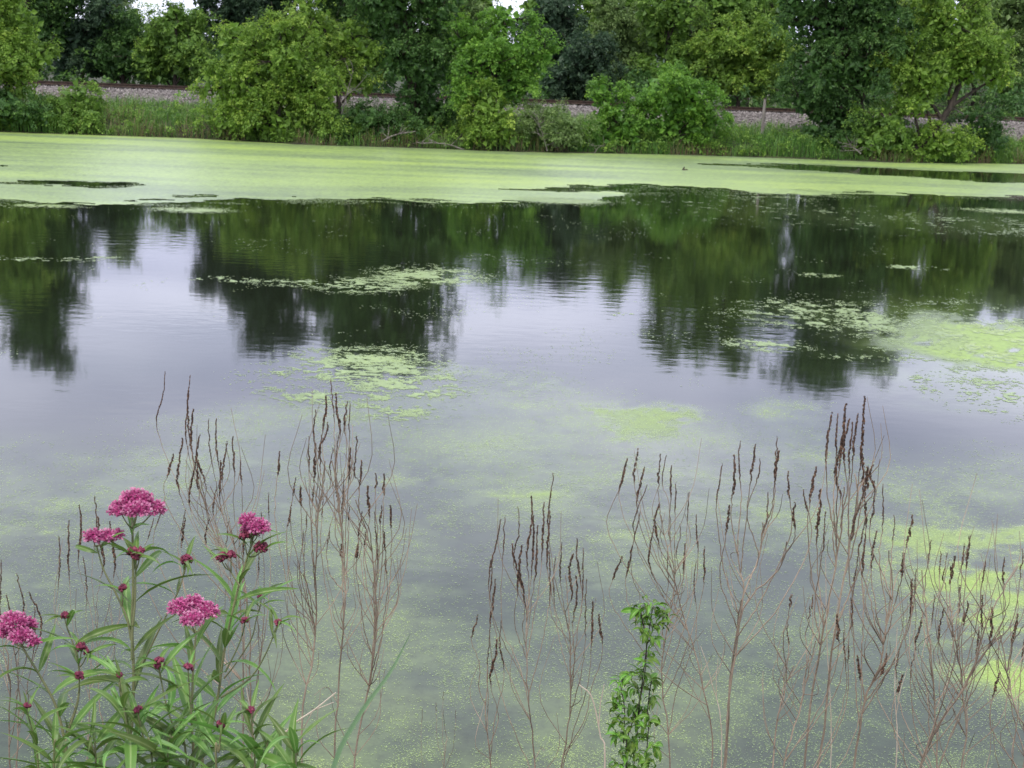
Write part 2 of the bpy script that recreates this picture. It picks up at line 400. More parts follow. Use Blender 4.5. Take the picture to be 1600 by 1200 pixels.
def sprays(C, Out, rad, per, nl, ls, upw, droop, rg):
    """clump centres -> leafy sprays radiating from them -> leaves"""
    n = len(C)
    O = np.repeat(C, per, 0); D = rg.normal(size=(n * per, 3)) * 0.8 + np.repeat(Out, per, 0) * 0.9
    D[:, 2] += upw; D = unit(D)
    rr = np.repeat(rad, per) * rg.uniform(0.55, 1.25, n * per) * np.where(rg.random(n * per) < 0.1, 1.6, 1.0)
    P = np.repeat(O, nl, 0); Dn = np.repeat(D, nl, 0); Rn = np.repeat(rr, nl)
    t = rg.uniform(0.12, 1, len(P)) ** 0.8
    lat = rg.normal(size=P.shape); lat = unit(lat - Dn * np.sum(lat * Dn, 1, keepdims=True))
    P = P + Dn * (t * Rn)[:, None] + lat * (0.16 * Rn * (1.15 - t))[:, None]
    P[:, 2] -= droop * (t ** 2) * Rn
    A = Dn * 0.6 + lat * 0.8; A[:, 2] -= 0.25 + droop * 0.6
    Nn = rg.normal(size=P.shape) * 0.45; Nn[:, 2] += 1.0; Nn += np.repeat(np.repeat(Out, per, 0), nl, 0) * 0.35
    Ls = ls * rg.uniform(0.65, 1.3, len(P)); Ws = Ls * rg.uniform(0.42, 0.62, len(P))
    tint_c = np.repeat(np.repeat(rg.normal(0, 0.13, n), per), nl) + np.repeat(rg.normal(0, 0.07, n * per), nl)
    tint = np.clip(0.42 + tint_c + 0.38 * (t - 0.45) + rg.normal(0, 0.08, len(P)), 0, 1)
    return P, A, Nn, Ls, Ws, tint

def make_tree(name, label, cat, base_px, Y, lobes, mat, dens=1.0, leaf=0.15, upw=0.25, droop=0.25, clump=0.55, trunk_r=0.16, seed=1,
              group=None, bare=0.15, lean=None, inner=1.0):
    rg = np.random.default_rng(seed)
    k = Y / F_PX
    b0 = at(base_px[0], base_px[1], Y); b0[2] = float(ground_z(b0[0], b0[1])) - 0.05
    root = thing(name, label, cat, b0, group)
    LB = []
    for lb in lobes:
        px, py, rx, ry = lb[:4]; dY = lb[4] if len(lb) > 4 else rg.uniform(-0.6, 0.8) * rx * k * 0.6
        c = at(px, py, Y + dY)
        LB.append((c, np.array([rx * k, rx * k * 0.85, ry * k])))
    tb = MB()
    # trunk: from the base up into the crown, limbs to every lobe
    cen = np.mean([l[0] for l in LB], 0); top = max(LB, key=lambda l: l[0][2])[0]
    lean_p = cen if lean is None else at(lean[0], lean[1], Y)
    tp = np.array([b0, b0 * 0.62 + lean_p * 0.38 + rg.normal(0, .12, 3), lean_p * 0.75 + top * 0.25 + rg.normal(0, .15, 3), top])
    tp[0] = b0
    TP = curve(tp, 14)
    tb.tube(TP - b0, np.linspace(trunk_r, trunk_r * 0.25, 14) * (1 + 0.35 * (np.arange(14) == 0)), 7)
    Cs, Os, Rs = [], [], []
    for c, r in LB:
        i = int(np.clip(np.argmin(np.linalg.norm(TP - (c - [0, 0, r[2] * 0.9]), axis=1)) - 1, 1, 12))
        if c[2] < TP[i][2] - 0.6: i = max(1, i - 3)
        lp = curve([TP[i], TP[i] * 0.5 + c * 0.5 + rg.normal(0, .12, 3) + [0, 0, -.1], c], 7)
        tb.tube(lp - b0, np.linspace(trunk_r * 0.45, trunk_r * 0.14, 7), 5)
        area = 4 * math.pi * ((r[0] * r[1]) ** 1.6 / 3 + 2 * (r[0] * r[2]) ** 1.6 / 3) ** (1 / 1.6)
        nc = max(6, int(dens * area * 1.75 / (clump / 0.55) ** 2))
        ns = max(4, int(area / 2.6))
        sd1 = unit(rg.normal(size=(ns, 3))); sd1[:, 2] = np.where(sd1[:, 2] < -0.4, -sd1[:, 2] * 0.8, sd1[:, 2])
        sc1 = c + sd1 * r * rg.uniform(0.55, 1.12, (ns, 1)); sr1 = rg.uniform(0.2, 0.48, ns)
        pick = rg.integers(ns, size=nc)
        d = unit(rg.normal(size=(nc, 3)) * 0.75 + sd1[pick] * 0.7 + [0, 0, .25])
        C = sc1[pick] + d * (r * 0.7 + r.min() * 0.3) * (sr1[pick] * rg.uniform(0.5, 1.1, nc))[:, None]
        C[:, 2] = np.maximum(C[:, 2], np.maximum(ground_z(C[:, 0], C[:, 1]), 0) + 0.22)
        Cs.append(C); Os.append(d); Rs.append(clump * rg.uniform(0.7, 1.3, nc))
        for q in range(0, nc, 3):
            bp = np.array([c, c * 0.45 + C[q] * 0.55 + rg.normal(0, .06, 3), C[q] + d[q] * clump * (rg.random() < bare) * 1.4])
            tb.tube(bp - b0, np.array([0.05, 0.03, 0.012]) * min(1, trunk_r / 0.14), 3, cap=False)
    C, O, Rr = np.concatenate(Cs), np.concatenate(Os), np.concatenate(Rs)
    per, nl = 6, 18 if Y < 76 else 13
    P, A, Nn, Ls, Ws, tint = sprays(C, O, Rr, per, nl, leaf * (0.77 if Y < 76 else 0.86), upw, droop, rg)
    IN = []
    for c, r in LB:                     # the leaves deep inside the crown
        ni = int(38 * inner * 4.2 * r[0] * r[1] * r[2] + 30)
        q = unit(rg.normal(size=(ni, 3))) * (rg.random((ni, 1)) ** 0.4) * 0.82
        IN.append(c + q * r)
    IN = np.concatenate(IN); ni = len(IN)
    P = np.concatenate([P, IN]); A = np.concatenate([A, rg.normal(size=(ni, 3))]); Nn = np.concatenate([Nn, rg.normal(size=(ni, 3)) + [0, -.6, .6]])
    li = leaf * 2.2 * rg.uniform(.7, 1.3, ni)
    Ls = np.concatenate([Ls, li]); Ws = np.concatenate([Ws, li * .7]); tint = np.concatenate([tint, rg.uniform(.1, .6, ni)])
    P[:, 2] = np.maximum(P[:, 2], 0.03)
    V, F = leaf_cloud(P - b0, A, Nn, Ls, Ws)
    tb.build('trunk', MAT['bark'], root, True)
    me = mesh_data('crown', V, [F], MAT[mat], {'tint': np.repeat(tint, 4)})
    link('crown', me, root)
    return root, len(P)

def shY(px):                            # distance of the far waterline below a pixel column
    return float(np.interp(px, SH_PX[:, 0], SH[:, 1]))
total = 0
TREES = [
 # name, label, cat, base, dY from shore, lobes, mat, kwargs
 ('leafy_tree', 'yellow-green tree on the far shore at the left edge, overhanging the duckweed', 'tree', (18, 203), 1.6,
  [(20, 35, 48, 38), (-35, 60, 55, 55), (58, 88, 30, 26), (20, 95, 52, 36), (5, -30, 50, 40), (-60, 120, 60, 40), (-45, 0, 50, 45), (30, 135, 34, 24)], 'yellow', dict(seed=11, dens=1.1)),
 ('leafy_bush', 'dark low bush at the waterline under the leftmost yellow-green tree', 'bush', (0, 205), 0.3,
  [(10, 172, 48, 26), (-50, 165, 60, 35), (50, 178, 34, 18)], 'dark', dict(seed=12, dens=1.2, trunk_r=0.07)),
 ('leafy_bush', 'small vine-covered bush standing before the left stretch of ballast', 'bush', (118, 202), 0.8,
  [(122, 150, 22, 20), (95, 172, 34, 20), (140, 176, 32, 18), (112, 188, 40, 14)], 'mid', dict(seed=13, dens=1.2, trunk_r=0.06)),
 ('leafy_tree', 'wide rounded yellow-green tree bulging over the water, right of the open ballast', 'tree', (430, 222), 0.5,
  [(385, 85, 50, 38), (450, 92, 52, 42), (345, 140, 30, 34), (480, 140, 55, 44), (400, 150, 65, 45), (500, 182, 40, 32), (355, 190, 34, 22), (440, 60, 34, 24), (430, 195, 62, 26), (365, 60, 26, 22)], 'yellow', dict(seed=14, dens=1.25)),
 ('leafy_tree', 'upright pale yellow-green tree rising behind the wide rounded tree', 'tree', (525, 205), 3.5,
  [(495, 50, 38, 40), (535, 105, 38, 38), (575, 85, 28, 28), (478, 18, 26, 24), (505, 110, 34, 40), (550, 60, 24, 26), (560, 130, 34, 26)], 'yellow', dict(seed=15, dens=0.85, bare=0.5)),
 ('leafy_bush', 'thin dark scrub in the shade between the rounded tree and the tall vine-hung tree', 'bush', (580, 222), 1.2,
  [(570, 190, 40, 26), (610, 200, 36, 20), (545, 205, 26, 18), (640, 212, 30, 16)], 'dark', dict(seed=16, dens=0.9, bare=0.6, trunk_r=0.06)),
 ('leafy_tree', 'tall dense dark-green tree hung with vines, rising out of the frame left of centre', 'tree', (655, 220), 2.6,
  [(640, 35, 55, 50), (600, 0, 45, 45), (655, -40, 58, 50), (640, -105, 58, 52), (665, 105, 42, 46), (622, 90, 38, 38), (690, 80, 28, 38), (655, 165, 44, 38), (560, -50, 46, 46), (690, 15, 36, 38), (590, -110, 48, 42), (690, 180, 36, 30), (680, 205, 40, 18)], 'dark', dict(seed=17, dens=1.15, trunk_r=0.24)),
 ('leafy_tree', 'bright fresh-green tree at the centre of the far shore', 'tree', (770, 226), 1.6,
  [(790, 32, 30, 30), (828, 68, 26, 22), (782, 88, 50, 34), (738, 118, 36, 40), (818, 112, 36, 30), (760, 75, 36, 34), (845, 92, 20, 18), (785, 145, 46, 28), (720, 60, 22, 22), (735, 155, 34, 26)], 'bright', dict(seed=18, dens=1.15, upw=0.45)),
 ('leafy_bush', 'narrow yellow-green bush touching the duckweed below the bright green tree', 'bush', (762, 235), 0.1,
  [(762, 180, 30, 34), (772, 148, 22, 20), (745, 212, 24, 20), (786, 210, 22, 20), (765, 205, 30, 24)], 'yellow', dict(seed=19, dens=1.3, trunk_r=0.06)),
 ('leafy_bush', 'low mounded willow bush with dead twigs on its left side', 'bush', (862, 237), 0.3,
  [(862, 190, 42, 26), (886, 202, 28, 28), (832, 190, 24, 22), (860, 216, 50, 18), (895, 218, 20, 16)], 'pale', dict(seed=20, dens=1.3, trunk_r=0.06, leaf=0.12, bare=0.5)),
 ('leafy_bush', 'ragged bush between the low mounded willow and the round bright bush', 'bush', (952, 238), 0.9,
  [(952, 170, 26, 24), (968, 196, 36, 28), (938, 150, 14, 18), (932, 214, 24, 18), (975, 220, 30, 14)], 'bright', dict(seed=21, dens=1.2, trunk_r=0.06, upw=0.5)),
 ('leafy_bush', 'round bright green bush standing left of the wooden post', 'bush', (1062, 240), 1.0,
  [(1040, 150, 44, 34), (1085, 162, 38, 32), (1020, 188, 36, 34), (1070, 196, 46, 34), (1108, 186, 22, 26), (1050, 124, 22, 14), (1040, 218, 46, 16), (1095, 218, 28, 14)], 'bright', dict(seed=22, dens=1.3, trunk_r=0.08, upw=0.4)),
 ('leafy_tree', 'massive dark-green elm right of the wooden post, its branches hanging to the water', 'tree', (1350, 246), 2.0,
  [(1290, 45, 62, 44), (1335, 0, 70, 50), (1285, 105, 52, 40), (1350, 105, 52, 44), (1262, 155, 36, 30), (1305, 172, 50, 34), (1385, 55, 52, 50), (1330, -85, 70, 52), (1405, -60, 55, 52), (1250, 10, 44, 38), (1330, 205, 52, 30), (1285, 212, 40, 26), (1370, 212, 40, 28)], 'dark', dict(seed=23, dens=1.15, trunk_r=0.26, droop=0.5, upw=0.05)),
 ('leafy_tree', 'olive-green tree with a dark trunk leaning right over the shore near the right edge', 'tree', (1410, 246), 0.9,
  [(1480, 38, 44, 38), (1538, 82, 44, 36), (1440, 125, 52, 38), (1500, 100, 50, 38), (1562, 118, 30, 30), (1415, 90, 36, 42), (1520, 30, 36, 28), (1425, 165, 34, 22), (1460, 5, 40, 30)], 'yellow', dict(seed=24, dens=0.95, trunk_r=0.24, bare=0.5, lean=(1505, 165))),
 ('leafy_bush', 'low yellow-green bush at the water under the olive-green leaning tree', 'bush', (1458, 252), 0.2,
  [(1462, 230, 38, 20), (1442, 212, 26, 18), (1490, 222, 26, 16), (1420, 236, 28, 14)], 'yellow', dict(seed=25, dens=1.4, trunk_r=0.05)),
 ('leafy_bush', 'dark tangled bush arching over the waterline just left of the right-edge grass', 'bush', (1535, 250), 0.8,
  [(1525, 205, 36, 26), (1550, 222, 28, 24), (1510, 230, 30, 16)], 'dark', dict(seed=26, dens=1.0, trunk_r=0.06, bare=0.6)),
 ('leafy_bush', 'dark bush filling the shade at the foot of the massive elm', 'bush', (1395, 250), 0.7,
  [(1385, 195, 36, 30), (1405, 220, 34, 22), (1360, 228, 36, 16)], 'mid', dict(seed=27, dens=1.0, trunk_r=0.06)),
]
for nm, lb, ct, bp, dY, lobes, mt, kw in TREES:
    o, c = make_tree(nm, lb, ct, bp, shY(bp[0]) + dY, lobes, mt, **kw); total += c
BACK = [
 ('tall dark tree behind the track at the far left, topmost of its group', (40, 130), 84, [(40, -45, 60, 50), (95, -10, 42, 50), (20, -115, 56, 50), (70, -100, 40, 40), (75, 50, 40, 40), (-20, -30, 50, 60), (45, -175, 44, 40), (60, -215, 26, 26), (10, -190, 30, 30)], 'dark', dict(seed=41, trunk_r=0.22)),
 ('bluish dark tree behind the track, straight above the small vine-covered bush', (130, 130), 85, [(130, 70, 40, 44), (160, 30, 36, 40), (110, 100, 30, 26), (150, 100, 36, 24)], 'blue', dict(seed=42)),
 ('dark tree behind the track under the left half of the sky gap', (195, 132), 85, [(195, 55, 34, 36), (215, 95, 40, 30), (180, 95, 34, 32)], 'dark', dict(seed=43, bare=0.5)),
 ('thin-crowned tree behind the track under the right half of the sky gap', (270, 134), 84, [(255, 60, 36, 36), (292, 92, 36, 38), (240, 100, 36, 30), (305, 45, 22, 32), (275, 25, 18, 18)], 'mid', dict(seed=44, bare=0.8, dens=0.85)),
 ('tall dark tree behind the track, over the wide rounded yellow-green tree', (395, 140), 88, [(395, 10, 56, 50), (350, 45, 30, 44), (445, -40, 54, 50), (395, -80, 58, 50), (350, -40, 36, 44), (430, -110, 44, 36), (410, -155, 40, 36), (460, -150, 30, 30), (322, 0, 24, 38), (318, -60, 22, 36)], 'blue', dict(seed=45, trunk_r=0.25)),
 ('tall dark tree behind the track, left of the vine-hung tree', (540, 145), 90, [(540, -10, 54, 50), (515, -80, 54, 46), (590, 45, 36, 40), (560, 60, 40, 40), (575, -90, 40, 40), (545, -150, 36, 34), (600, -160, 30, 30)], 'dark', dict(seed=46, trunk_r=0.25)),
 ('slim pale-green tree behind the track beside the small central sky gap', (730, 150), 86, [(732, 60, 28, 40), (715, 15, 24, 32), (745, 100, 28, 30)], 'pale', dict(seed=47, bare=0.7, dens=0.8)),
 ('grey-green tree behind the track, right of the small central sky gap', (868, 155), 92, [(865, 25, 40, 40), (875, 75, 40, 40), (840, 60, 26, 40), (880, -15, 30, 30)], 'blue', dict(seed=48)),
 ('round blackish-green bush at the track above the low mounded willow', (905, 163), 83.5, [(905, 105, 44, 36), (872, 135, 32, 26), (930, 138, 30, 26), (900, 145, 40, 20), (925, 85, 24, 24)], 'blue', dict(seed=49, dens=1.4)),
 ('yellow-green tree behind the track in the middle distance right of centre', (970, 158), 88, [(958, 55, 34, 36), (990, 85, 40, 38), (955, 10, 30, 30), (1000, 125, 34, 24), (975, 35, 26, 24)], 'pale', dict(seed=50)),
 ('olive tree behind the track above the round bright bush', (1050, 160), 86, [(1040, 60, 36, 36), (1065, 100, 40, 36), (1025, 20, 32, 32), (1060, 20, 34, 34), (1010, 110, 22, 20)], 'mid', dict(seed=51)),
 ('rounded yellow-green tree behind the track directly over the wooden post', (1155, 168), 84.5, [(1140, 75, 44, 32), (1180, 95, 44, 36), (1130, 112, 40, 28), (1205, 65, 32, 34), (1160, 130, 46, 24), (1100, 90, 24, 22)], 'yellow', dict(seed=52, dens=1.15)),
 ('tall dark-stemmed tree behind the track, over the rounded yellow-green tree', (1165, 162), 93, [(1150, 5, 50, 40), (1200, -25, 52, 44), (1115, -40, 44, 44), (1165, -85, 52, 40), (1215, 25, 36, 34), (1130, -125, 34, 34), (1190, -140, 30, 30)], 'mid', dict(seed=53, trunk_r=0.28, bare=0.6)),
 ('thin grey-stemmed tree behind the track at the top, between the olive tree and the elm', (1085, 160), 97, [(1085, -10, 34, 40), (1075, -65, 34, 36), (1100, 45, 22, 28), (1065, -120, 26, 30), (1090, -150, 20, 24)], 'pale', dict(seed=54, dens=0.6, bare=1.0, trunk_r=0.18)),
 ('light green hillside tree behind the track at the right edge', (1590, 165), 92, [(1575, 20, 44, 36), (1605, 75, 44, 44), (1580, 125, 36, 30), (1560, 70, 28, 30), (1620, 0, 44, 36)], 'pale', dict(seed=55, dens=0.8, bare=0.7)),
 ('hillside tree behind the crown of the leaning tree, upper right', (1490, 160), 96, [(1480, -30, 46, 36), (1530, -5, 40, 32), (1560, -30, 36, 30)], 'mid', dict(seed=56, dens=0.8)),
]
for lb, bp, Y, lobes, mt, kw in BACK:
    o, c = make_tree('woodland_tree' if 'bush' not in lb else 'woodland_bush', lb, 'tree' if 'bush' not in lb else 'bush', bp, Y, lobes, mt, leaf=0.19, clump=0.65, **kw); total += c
# back row of the wood: three grown shapes, copied
protos = []
for q in range(3):
    rgp = np.random.default_rng(400 + q)
    lb = [(800 + rgp.normal(0, 16), 130 - 22 - i * 19 + rgp.normal(0, 5), 34 - 1.6 * i + rgp.uniform(-4, 6), 26) for i in range(9)]
    lb += [(800 + sg * rgp.uniform(26, 40), 60 + rgp.uniform(-50, 40), 28, 26) for sg in (-1, 1, -1, 1)]
    o, c = make_tree('woodland_tree', 'tree in the back row of the wood behind the railway', 'tree', (800, 130), 100, lb, ['mid', 'pale', 'mid'][q],
                     dens=0.75, leaf=0.26, clump=0.8, trunk_r=0.2, seed=420 + q, bare=0.5, group='back row of the wood'); total += c
    protos.append(o)
k = 0
for X in np.arange(-47, 48, 3.4):
    pxa = 800 + X / 100 * F_PX
    Yb = 99 + rng.uniform(-3, 6); X = X + rng.uniform(-.8, .8)
    hs = rng.uniform(0.86, 1.05)
    if 170 < pxa < 300: hs = 0.56
    if 735 < pxa < 790: hs = 0.78
    src = protos[(k * 2 + int(rng.integers(2))) % 3]
    if k < 3: o = protos[k]; kids = []
    else:
        o = src.copy(); col.objects.link(o); kids = list(src.children)
        for ch in kids:
            c_ = ch.copy(); col.objects.link(c_); c_.parent = o
    o.location = (X, Yb, float(ground_z(X, Yb)) - .1); o.rotation_euler.z = rng.uniform(0, 6.28); o.scale = (rng.uniform(.9, 1.15), rng.uniform(.9, 1.15), hs)
    k += 1
STATS = {'leaves': total}

# undergrowth behind the track and along the far bank, a mass nobody could count
def thicket(name, label, X, Y, H, mat, leaf, seed, rad=0.5, per=5, nl=9):
    rg = np.random.default_rng(seed)
    z = np.maximum(ground_z(X, Y), 0)
    C = np.stack([X, Y, z + H * rg.uniform(0.1, 1, len(X))], 1)
    O = np.tile([0, -0.4, 0.5], (len(X), 1))
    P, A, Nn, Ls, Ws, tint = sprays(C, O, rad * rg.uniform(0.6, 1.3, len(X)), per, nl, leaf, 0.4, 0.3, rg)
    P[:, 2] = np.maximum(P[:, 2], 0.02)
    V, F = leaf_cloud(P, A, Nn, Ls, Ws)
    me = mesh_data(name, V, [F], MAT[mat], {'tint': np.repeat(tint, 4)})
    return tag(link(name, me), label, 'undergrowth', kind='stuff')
n = 1150
X = rng.uniform(-48, 48, n); off = rng.uniform(4.5, 18, n)
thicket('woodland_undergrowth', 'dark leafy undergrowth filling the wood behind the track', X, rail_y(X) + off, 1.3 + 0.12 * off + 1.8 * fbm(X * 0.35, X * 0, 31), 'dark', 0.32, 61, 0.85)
n = 700
X = rng.uniform(18, 60, n); off = rng.uniform(8, 42, n)
thicket('hillside_scrub', 'pale green scrub covering the slope behind the track on the right', X, rail_y(X) + off, 1.6 + 0 * X, 'pale', 0.24, 62, 0.8)
n = 1500
X = rng.uniform(-34, 34, n); off = rng.uniform(0.0, 3.6, n) ** 1.25
thicket('bank_scrub', 'low leafy weeds along the far bank between the bushes', X, shore(X) + off, 0.2 + 1.1 * fbm(X * 0.6, X * 0 + 2, 33) ** 1.6, 'mid', 0.11, 63, 0.36)
n = 500
X = rng.uniform(-34, 34, n); off = rng.uniform(0.3, 9, n); ok = fbm(X * .35 + 7, off * .3, 44) > .5; X = X[ok]; off = off[ok]
thicket('bank_weeds', 'brighter broad-leaved weeds in patches among the far bank grass', X, shore(X) + off, 0.7 + 0 * X, 'bright', 0.10, 64, 0.32)
# bank grass
n = 36000
X = rng.uniform(-36, 36, n); s = rng.uniform(-0.1, 1, n) ** 1.3 * 5.2
s = np.nan_to_num(s, nan=0.0); s = s / 5.2 * (rail_y(X) - 3.7 - shore(X))
Yb = shore(X) + s
Z = np.maximum(ground_z(X, Yb), 0.0)
h = (0.22 + 0.9 * fbm(X * 0.7, Yb * 0.8, 35) ** 1.4) * rng.uniform(0.4, 1.5, n) * (1 - 0.35 * sstep(3.0, 8, s))
th = rng.uniform(0, 2 * math.pi, n); bend = rng.uniform(0.1, 0.8, n) * h
wd = rng.uniform(0.012, 0.03, n)
B0 = np.stack([X, Yb, Z - 0.03], 1); dirv = np.stack([np.cos(th), np.sin(th), 0 * th], 1); side = np.stack([-np.sin(th), np.cos(th), 0 * th], 1)
Mid = B0 + dirv * (bend * 0.3)[:, None] + np.array([0, 0, 1]) * (h * 0.6)[:, None]
Tip = B0 + dirv * bend[:, None] + np.array([0, 0, 1]) * h[:, None]
V = np.stack([B0 - side * wd[:, None] * .5, B0 + side * wd[:, None] * .5, Mid + side * wd[:, None] * .45, Mid - side * wd[:, None] * .45, Tip], 1).reshape(-1, 3)
b5 = 5 * np.arange(n)[:, None]
tint = np.clip(0.15 + 0.75 * fbm(X * 0.28 + 5, Yb * 0.6, 37, 3) - 0.12 + rng.normal(0, 0.12, n), 0, 1)
brown = (fbm(X * 0.35, Yb * 0.5, 38, 4) > 0.52) & (rng.random(n) < 0.6)
tint = np.where(brown, rng.uniform(0.7, 1, n), np.minimum(tint, 0.66))
me = mesh_data('bank_grass', V, [b5 + np.array([0, 1, 2, 3]), b5 + np.array([3, 2, 4])], MAT['grass'], {'tint': np.repeat(tint, 5)})
tag(link('bank_grass', me), 'tall green and reddish-brown grass along the far bank', 'grass', kind='stuff')

# ------------------------------------------------------------------ fence post, dead branches on the far shore
Yp = shY(1192) + 2.6
base = at(1190, 222, Yp); base[2] = float(ground_z(base[0], base[1])) - 0.1
top = at(1195, 156, Yp)
b = MB()
PP = np.linspace(base, top, 9) + rng.normal(0, 0.008, (9, 3))
b.tube(PP - base, 0.085 * np.array([1.15, 1.05, 1.0, 1.02, 0.95, 0.98, 0.92, 0.9, 0.72]), 8)
b.tube(np.array([PP[8] + [0.03, 0, -.03], PP[8] + [0.05, 0, .10]]) - base, [0.03, 0.012], 4)
b.tube(np.array([PP[8] + [-0.04, 0, -.03], PP[8] + [-0.03, 0.01, .05]]) - base, [0.035, 0.02], 4)
o = b.build('fence_post', MAT['deadwood'])
o.location = base
tag(o, 'weathered wooden fence post standing in the bank grass before the ballast', 'post')

def dead_branch(name, label, px0, px1, Y, r, nb, seed, blen):
    rg = np.random.default_rng(seed)
    p0, p1 = at(*px0, Y), at(*px1, Y + rg.uniform(-.6, .2))
    b = MB()
    P = curve([p0, p0 * .6 + p1 * .4 + [0, 0, .12], p1], 12)
    P[:, 2] = np.maximum(P[:, 2], 0.02)
    b.tube(P - p0, np.linspace(r, r * 0.25, 12), 6)
    for i in range(nb):
        k = rg.integers(2, 11); a = rg.uniform(0, 2 * math.pi)
        d = unit(np.array([math.cos(a) + (p1 - p0)[0] * .2, 0.4 * math.sin(a), rg.uniform(-0.1, 0.9)]))
        l = blen * rg.uniform(.5, 1.2)
        Q = curve([P[k], P[k] + d * l * .5 + rg.normal(0, .05, 3), P[k] + d * l + rg.normal(0, .1, 3)], 6)
        Q[:, 2] = np.maximum(Q[:, 2], 0.0)
        b.tube(Q - p0, np.linspace(r * .45, 0.005, 6), 4)
        for j in range(2):
            d2 = unit(d + rg.normal(0, .5, 3)); m = rg.integers(2, 5)
            b.tube(np.array([Q[m], Q[m] + d2 * l * .25, Q[m] + d2 * l * .45 + rg.normal(0, .04, 3)]) - p0, [r * .22, r * .15, 0.004], 3)
    o = b.build(name, MAT['deadwood']); o.location = p0
    return tag(o, label, 'dead branch')
dead_branch('dead_branch', 'pale fallen branch lying along the waterline under the vine-hung tree', (595, 222), (650, 205), shY(620) + 0.1, 0.045, 6, 71, 1.0)
dead_branch('dead_branch', 'thin dead branch trailing into the duckweed left of the narrow yellow-green bush', (725, 234), (650, 222), shY(690) - 0.1, 0.035, 8, 72, 0.9)
dead_branch('dead_branch', 'grey dead twig tangle leaning on the left of the low mounded willow', (855, 236), (838, 185), shY(850) - 0.5, 0.03, 16, 73, 0.9)
dead_branch('dead_branch', 'bare grey snag reaching out of the massive elm over the duckweed', (1345, 240), (1315, 228), shY(1330) - 0.2, 0.035, 8, 74, 0.75)
dead_branch('dead_branch', 'short dead branch poking down into the water right of the low mounded willow', (928, 241), (945, 226), shY(935) - 0.2, 0.025, 3, 75, 0.5)
dead_branch('dead_branch', 'bare pale limb hanging in front of the leaning trunk, upper right', (1505, 178), (1460, 165), shY(1480) + 0.2, 0.035, 9, 76, 0.9)
dead_branch('dead_branch', 'bare leaning stem among the leaves right of the wide rounded tree', (528, 205), (552, 110), shY(540) + 1.6, 0.045, 9, 77, 1.1)

# ------------------------------------------------------------------ duckweed
# open-water holes and mats, each given by where it lies on the pond
def ell(px, py, rx, ry):
    c = on_water(px, py); a = on_water(px, py - ry); e = on_water(px, py + ry); s = on_water(px + rx, py)
    return c, abs(s[0] - c[0]), abs(a[1] - c[1]), abs(e[1] - c[1])
def blob(x, y, E, soft=0.35):
    (cx, cy), rx, ru, rd = E
    dy_ = y - cy
    q = np.sqrt(((x - cx) / rx) ** 2 + (dy_ / np.where(dy_ > 0, ru, rd)) ** 2)
    return 1 - sstep(1 - soft, 1 + soft, q)
EDGE_PX = np.array([[-500, 300], [0, 315], [60, 320], [200, 321], [300, 318], [420, 313], [520, 308], [640, 313], [800, 313], [925, 317], [960, 306], [990, 299], [1060, 300], [1180, 305], [1400, 304], [1600, 308], [2100, 325]], float)
EDGE = np.array([on_water(x, y) for x, y in EDGE_PX])
def far_mat(x, y):
    e = np.interp(x / np.maximum(y, 1), EDGE[:, 0] / EDGE[:, 1], EDGE[:, 1])
    e = e + 3.2 * (fbm(x * 0.22, y * 0.22, 51) - 0.5) + 1.4 * (fbm(x * 0.9, y * 1.3, 52) - 0.5)
    d = sstep(-2.2, 1.6, y - e)
    for E, k in HOLES:
        wob = fbm(x * 0.35, y * 0.5, 53) - 0.5
        d = d * (1 - k * np.clip(1.15 * blob(x + 3 * wob, y + 5.5 * wob, E, 0.55), 0, 1))
    return d
HOLES = [(ell(120, 287, 100, 5), 1), (ell(30, 257, 40, 3), .35), (ell(1380, 267, 190, 4), 1), (ell(1560, 276, 170, 6), 1), (ell(1060, 297, 120, 6), .8), (ell(560, 262, 90, 3), .3),
         (ell(250, 309, 45, 4), .4), (ell(900, 296, 90, 3), .85), (ell(1300, 298, 60, 3), .5)]
def flat_quads(X, Y, Z, S, rg, asp=1.0, tilt=0.02):
    n = len(X); th = rg.uniform(0, 2 * math.pi, n)
    k = np.arange(3) * math.pi * 2 / 3
    rr = S[:, None] * rg.uniform(0.45, 0.8, (n, 3))
    px = X[:, None] + rr * np.cos(th[:, None] + k); py = Y[:, None] + rr * np.sin(th[:, None] + k) * asp
    pz = Z[:, None] + rr * rg.normal(0, tilt, (n, 3))
    return np.stack([px, py, np.maximum(pz, 0.0012)], -1).reshape(-1, 3), np.arange(3 * n).reshape(n, 3)
# closed far mat as a sheet with its real ragged edge and holes
iv = np.linspace(1 / 76.0, 1 / 27.0, 230); dd = 1 / iv; aa = np.linspace(-0.5, 0.5, 640)
DD, AA = np.meshgrid(dd, aa, indexing='ij')
SX, SY = DD * AA, DD
dens = far_mat(SX, SY); dens[SY > shore(SX) + 0.6] = 0
fine = fbm(SX * 0.7, SY * 1.6, 55, 5)
thin = fbm(SX * 0.10 + 3, SY * 0.5, 56, 4)
keep = (dens * (0.75 + 0.4 * sstep(0.30, 0.5, thin)) > 0.28 + 0.5 * fine)
tintS = np.clip(0.55 + 0.9 * (thin - 0.5) + 0.25 * (fbm(SX * 0.5, SY * 1.4, 57) - 0.5), 0, 1)
F = grid_faces(230, 640)
kf = keep.ravel()[F].sum(1) >= 3
used = np.unique(F[kf]); remap = np.full(230 * 640, -1); remap[used] = np.arange(len(used))
V = np.stack([SX.ravel(), SY.ravel(), np.full(SX.size, 0.004)], 1)[used]
V[:, 2] += 0.003 * rng.random(len(V))
me = mesh_data('duckweed_mat', V, [remap[F[kf]][:, ::-1]], MAT['weed'], {'tint': np.clip(tintS.ravel()[used] + rng.normal(0, .075, len(used)), 0, 1)})
tag(link('duckweed_mat', me), 'closed pale green duckweed mat covering the far third of the pond', 'duckweed', kind='stuff')

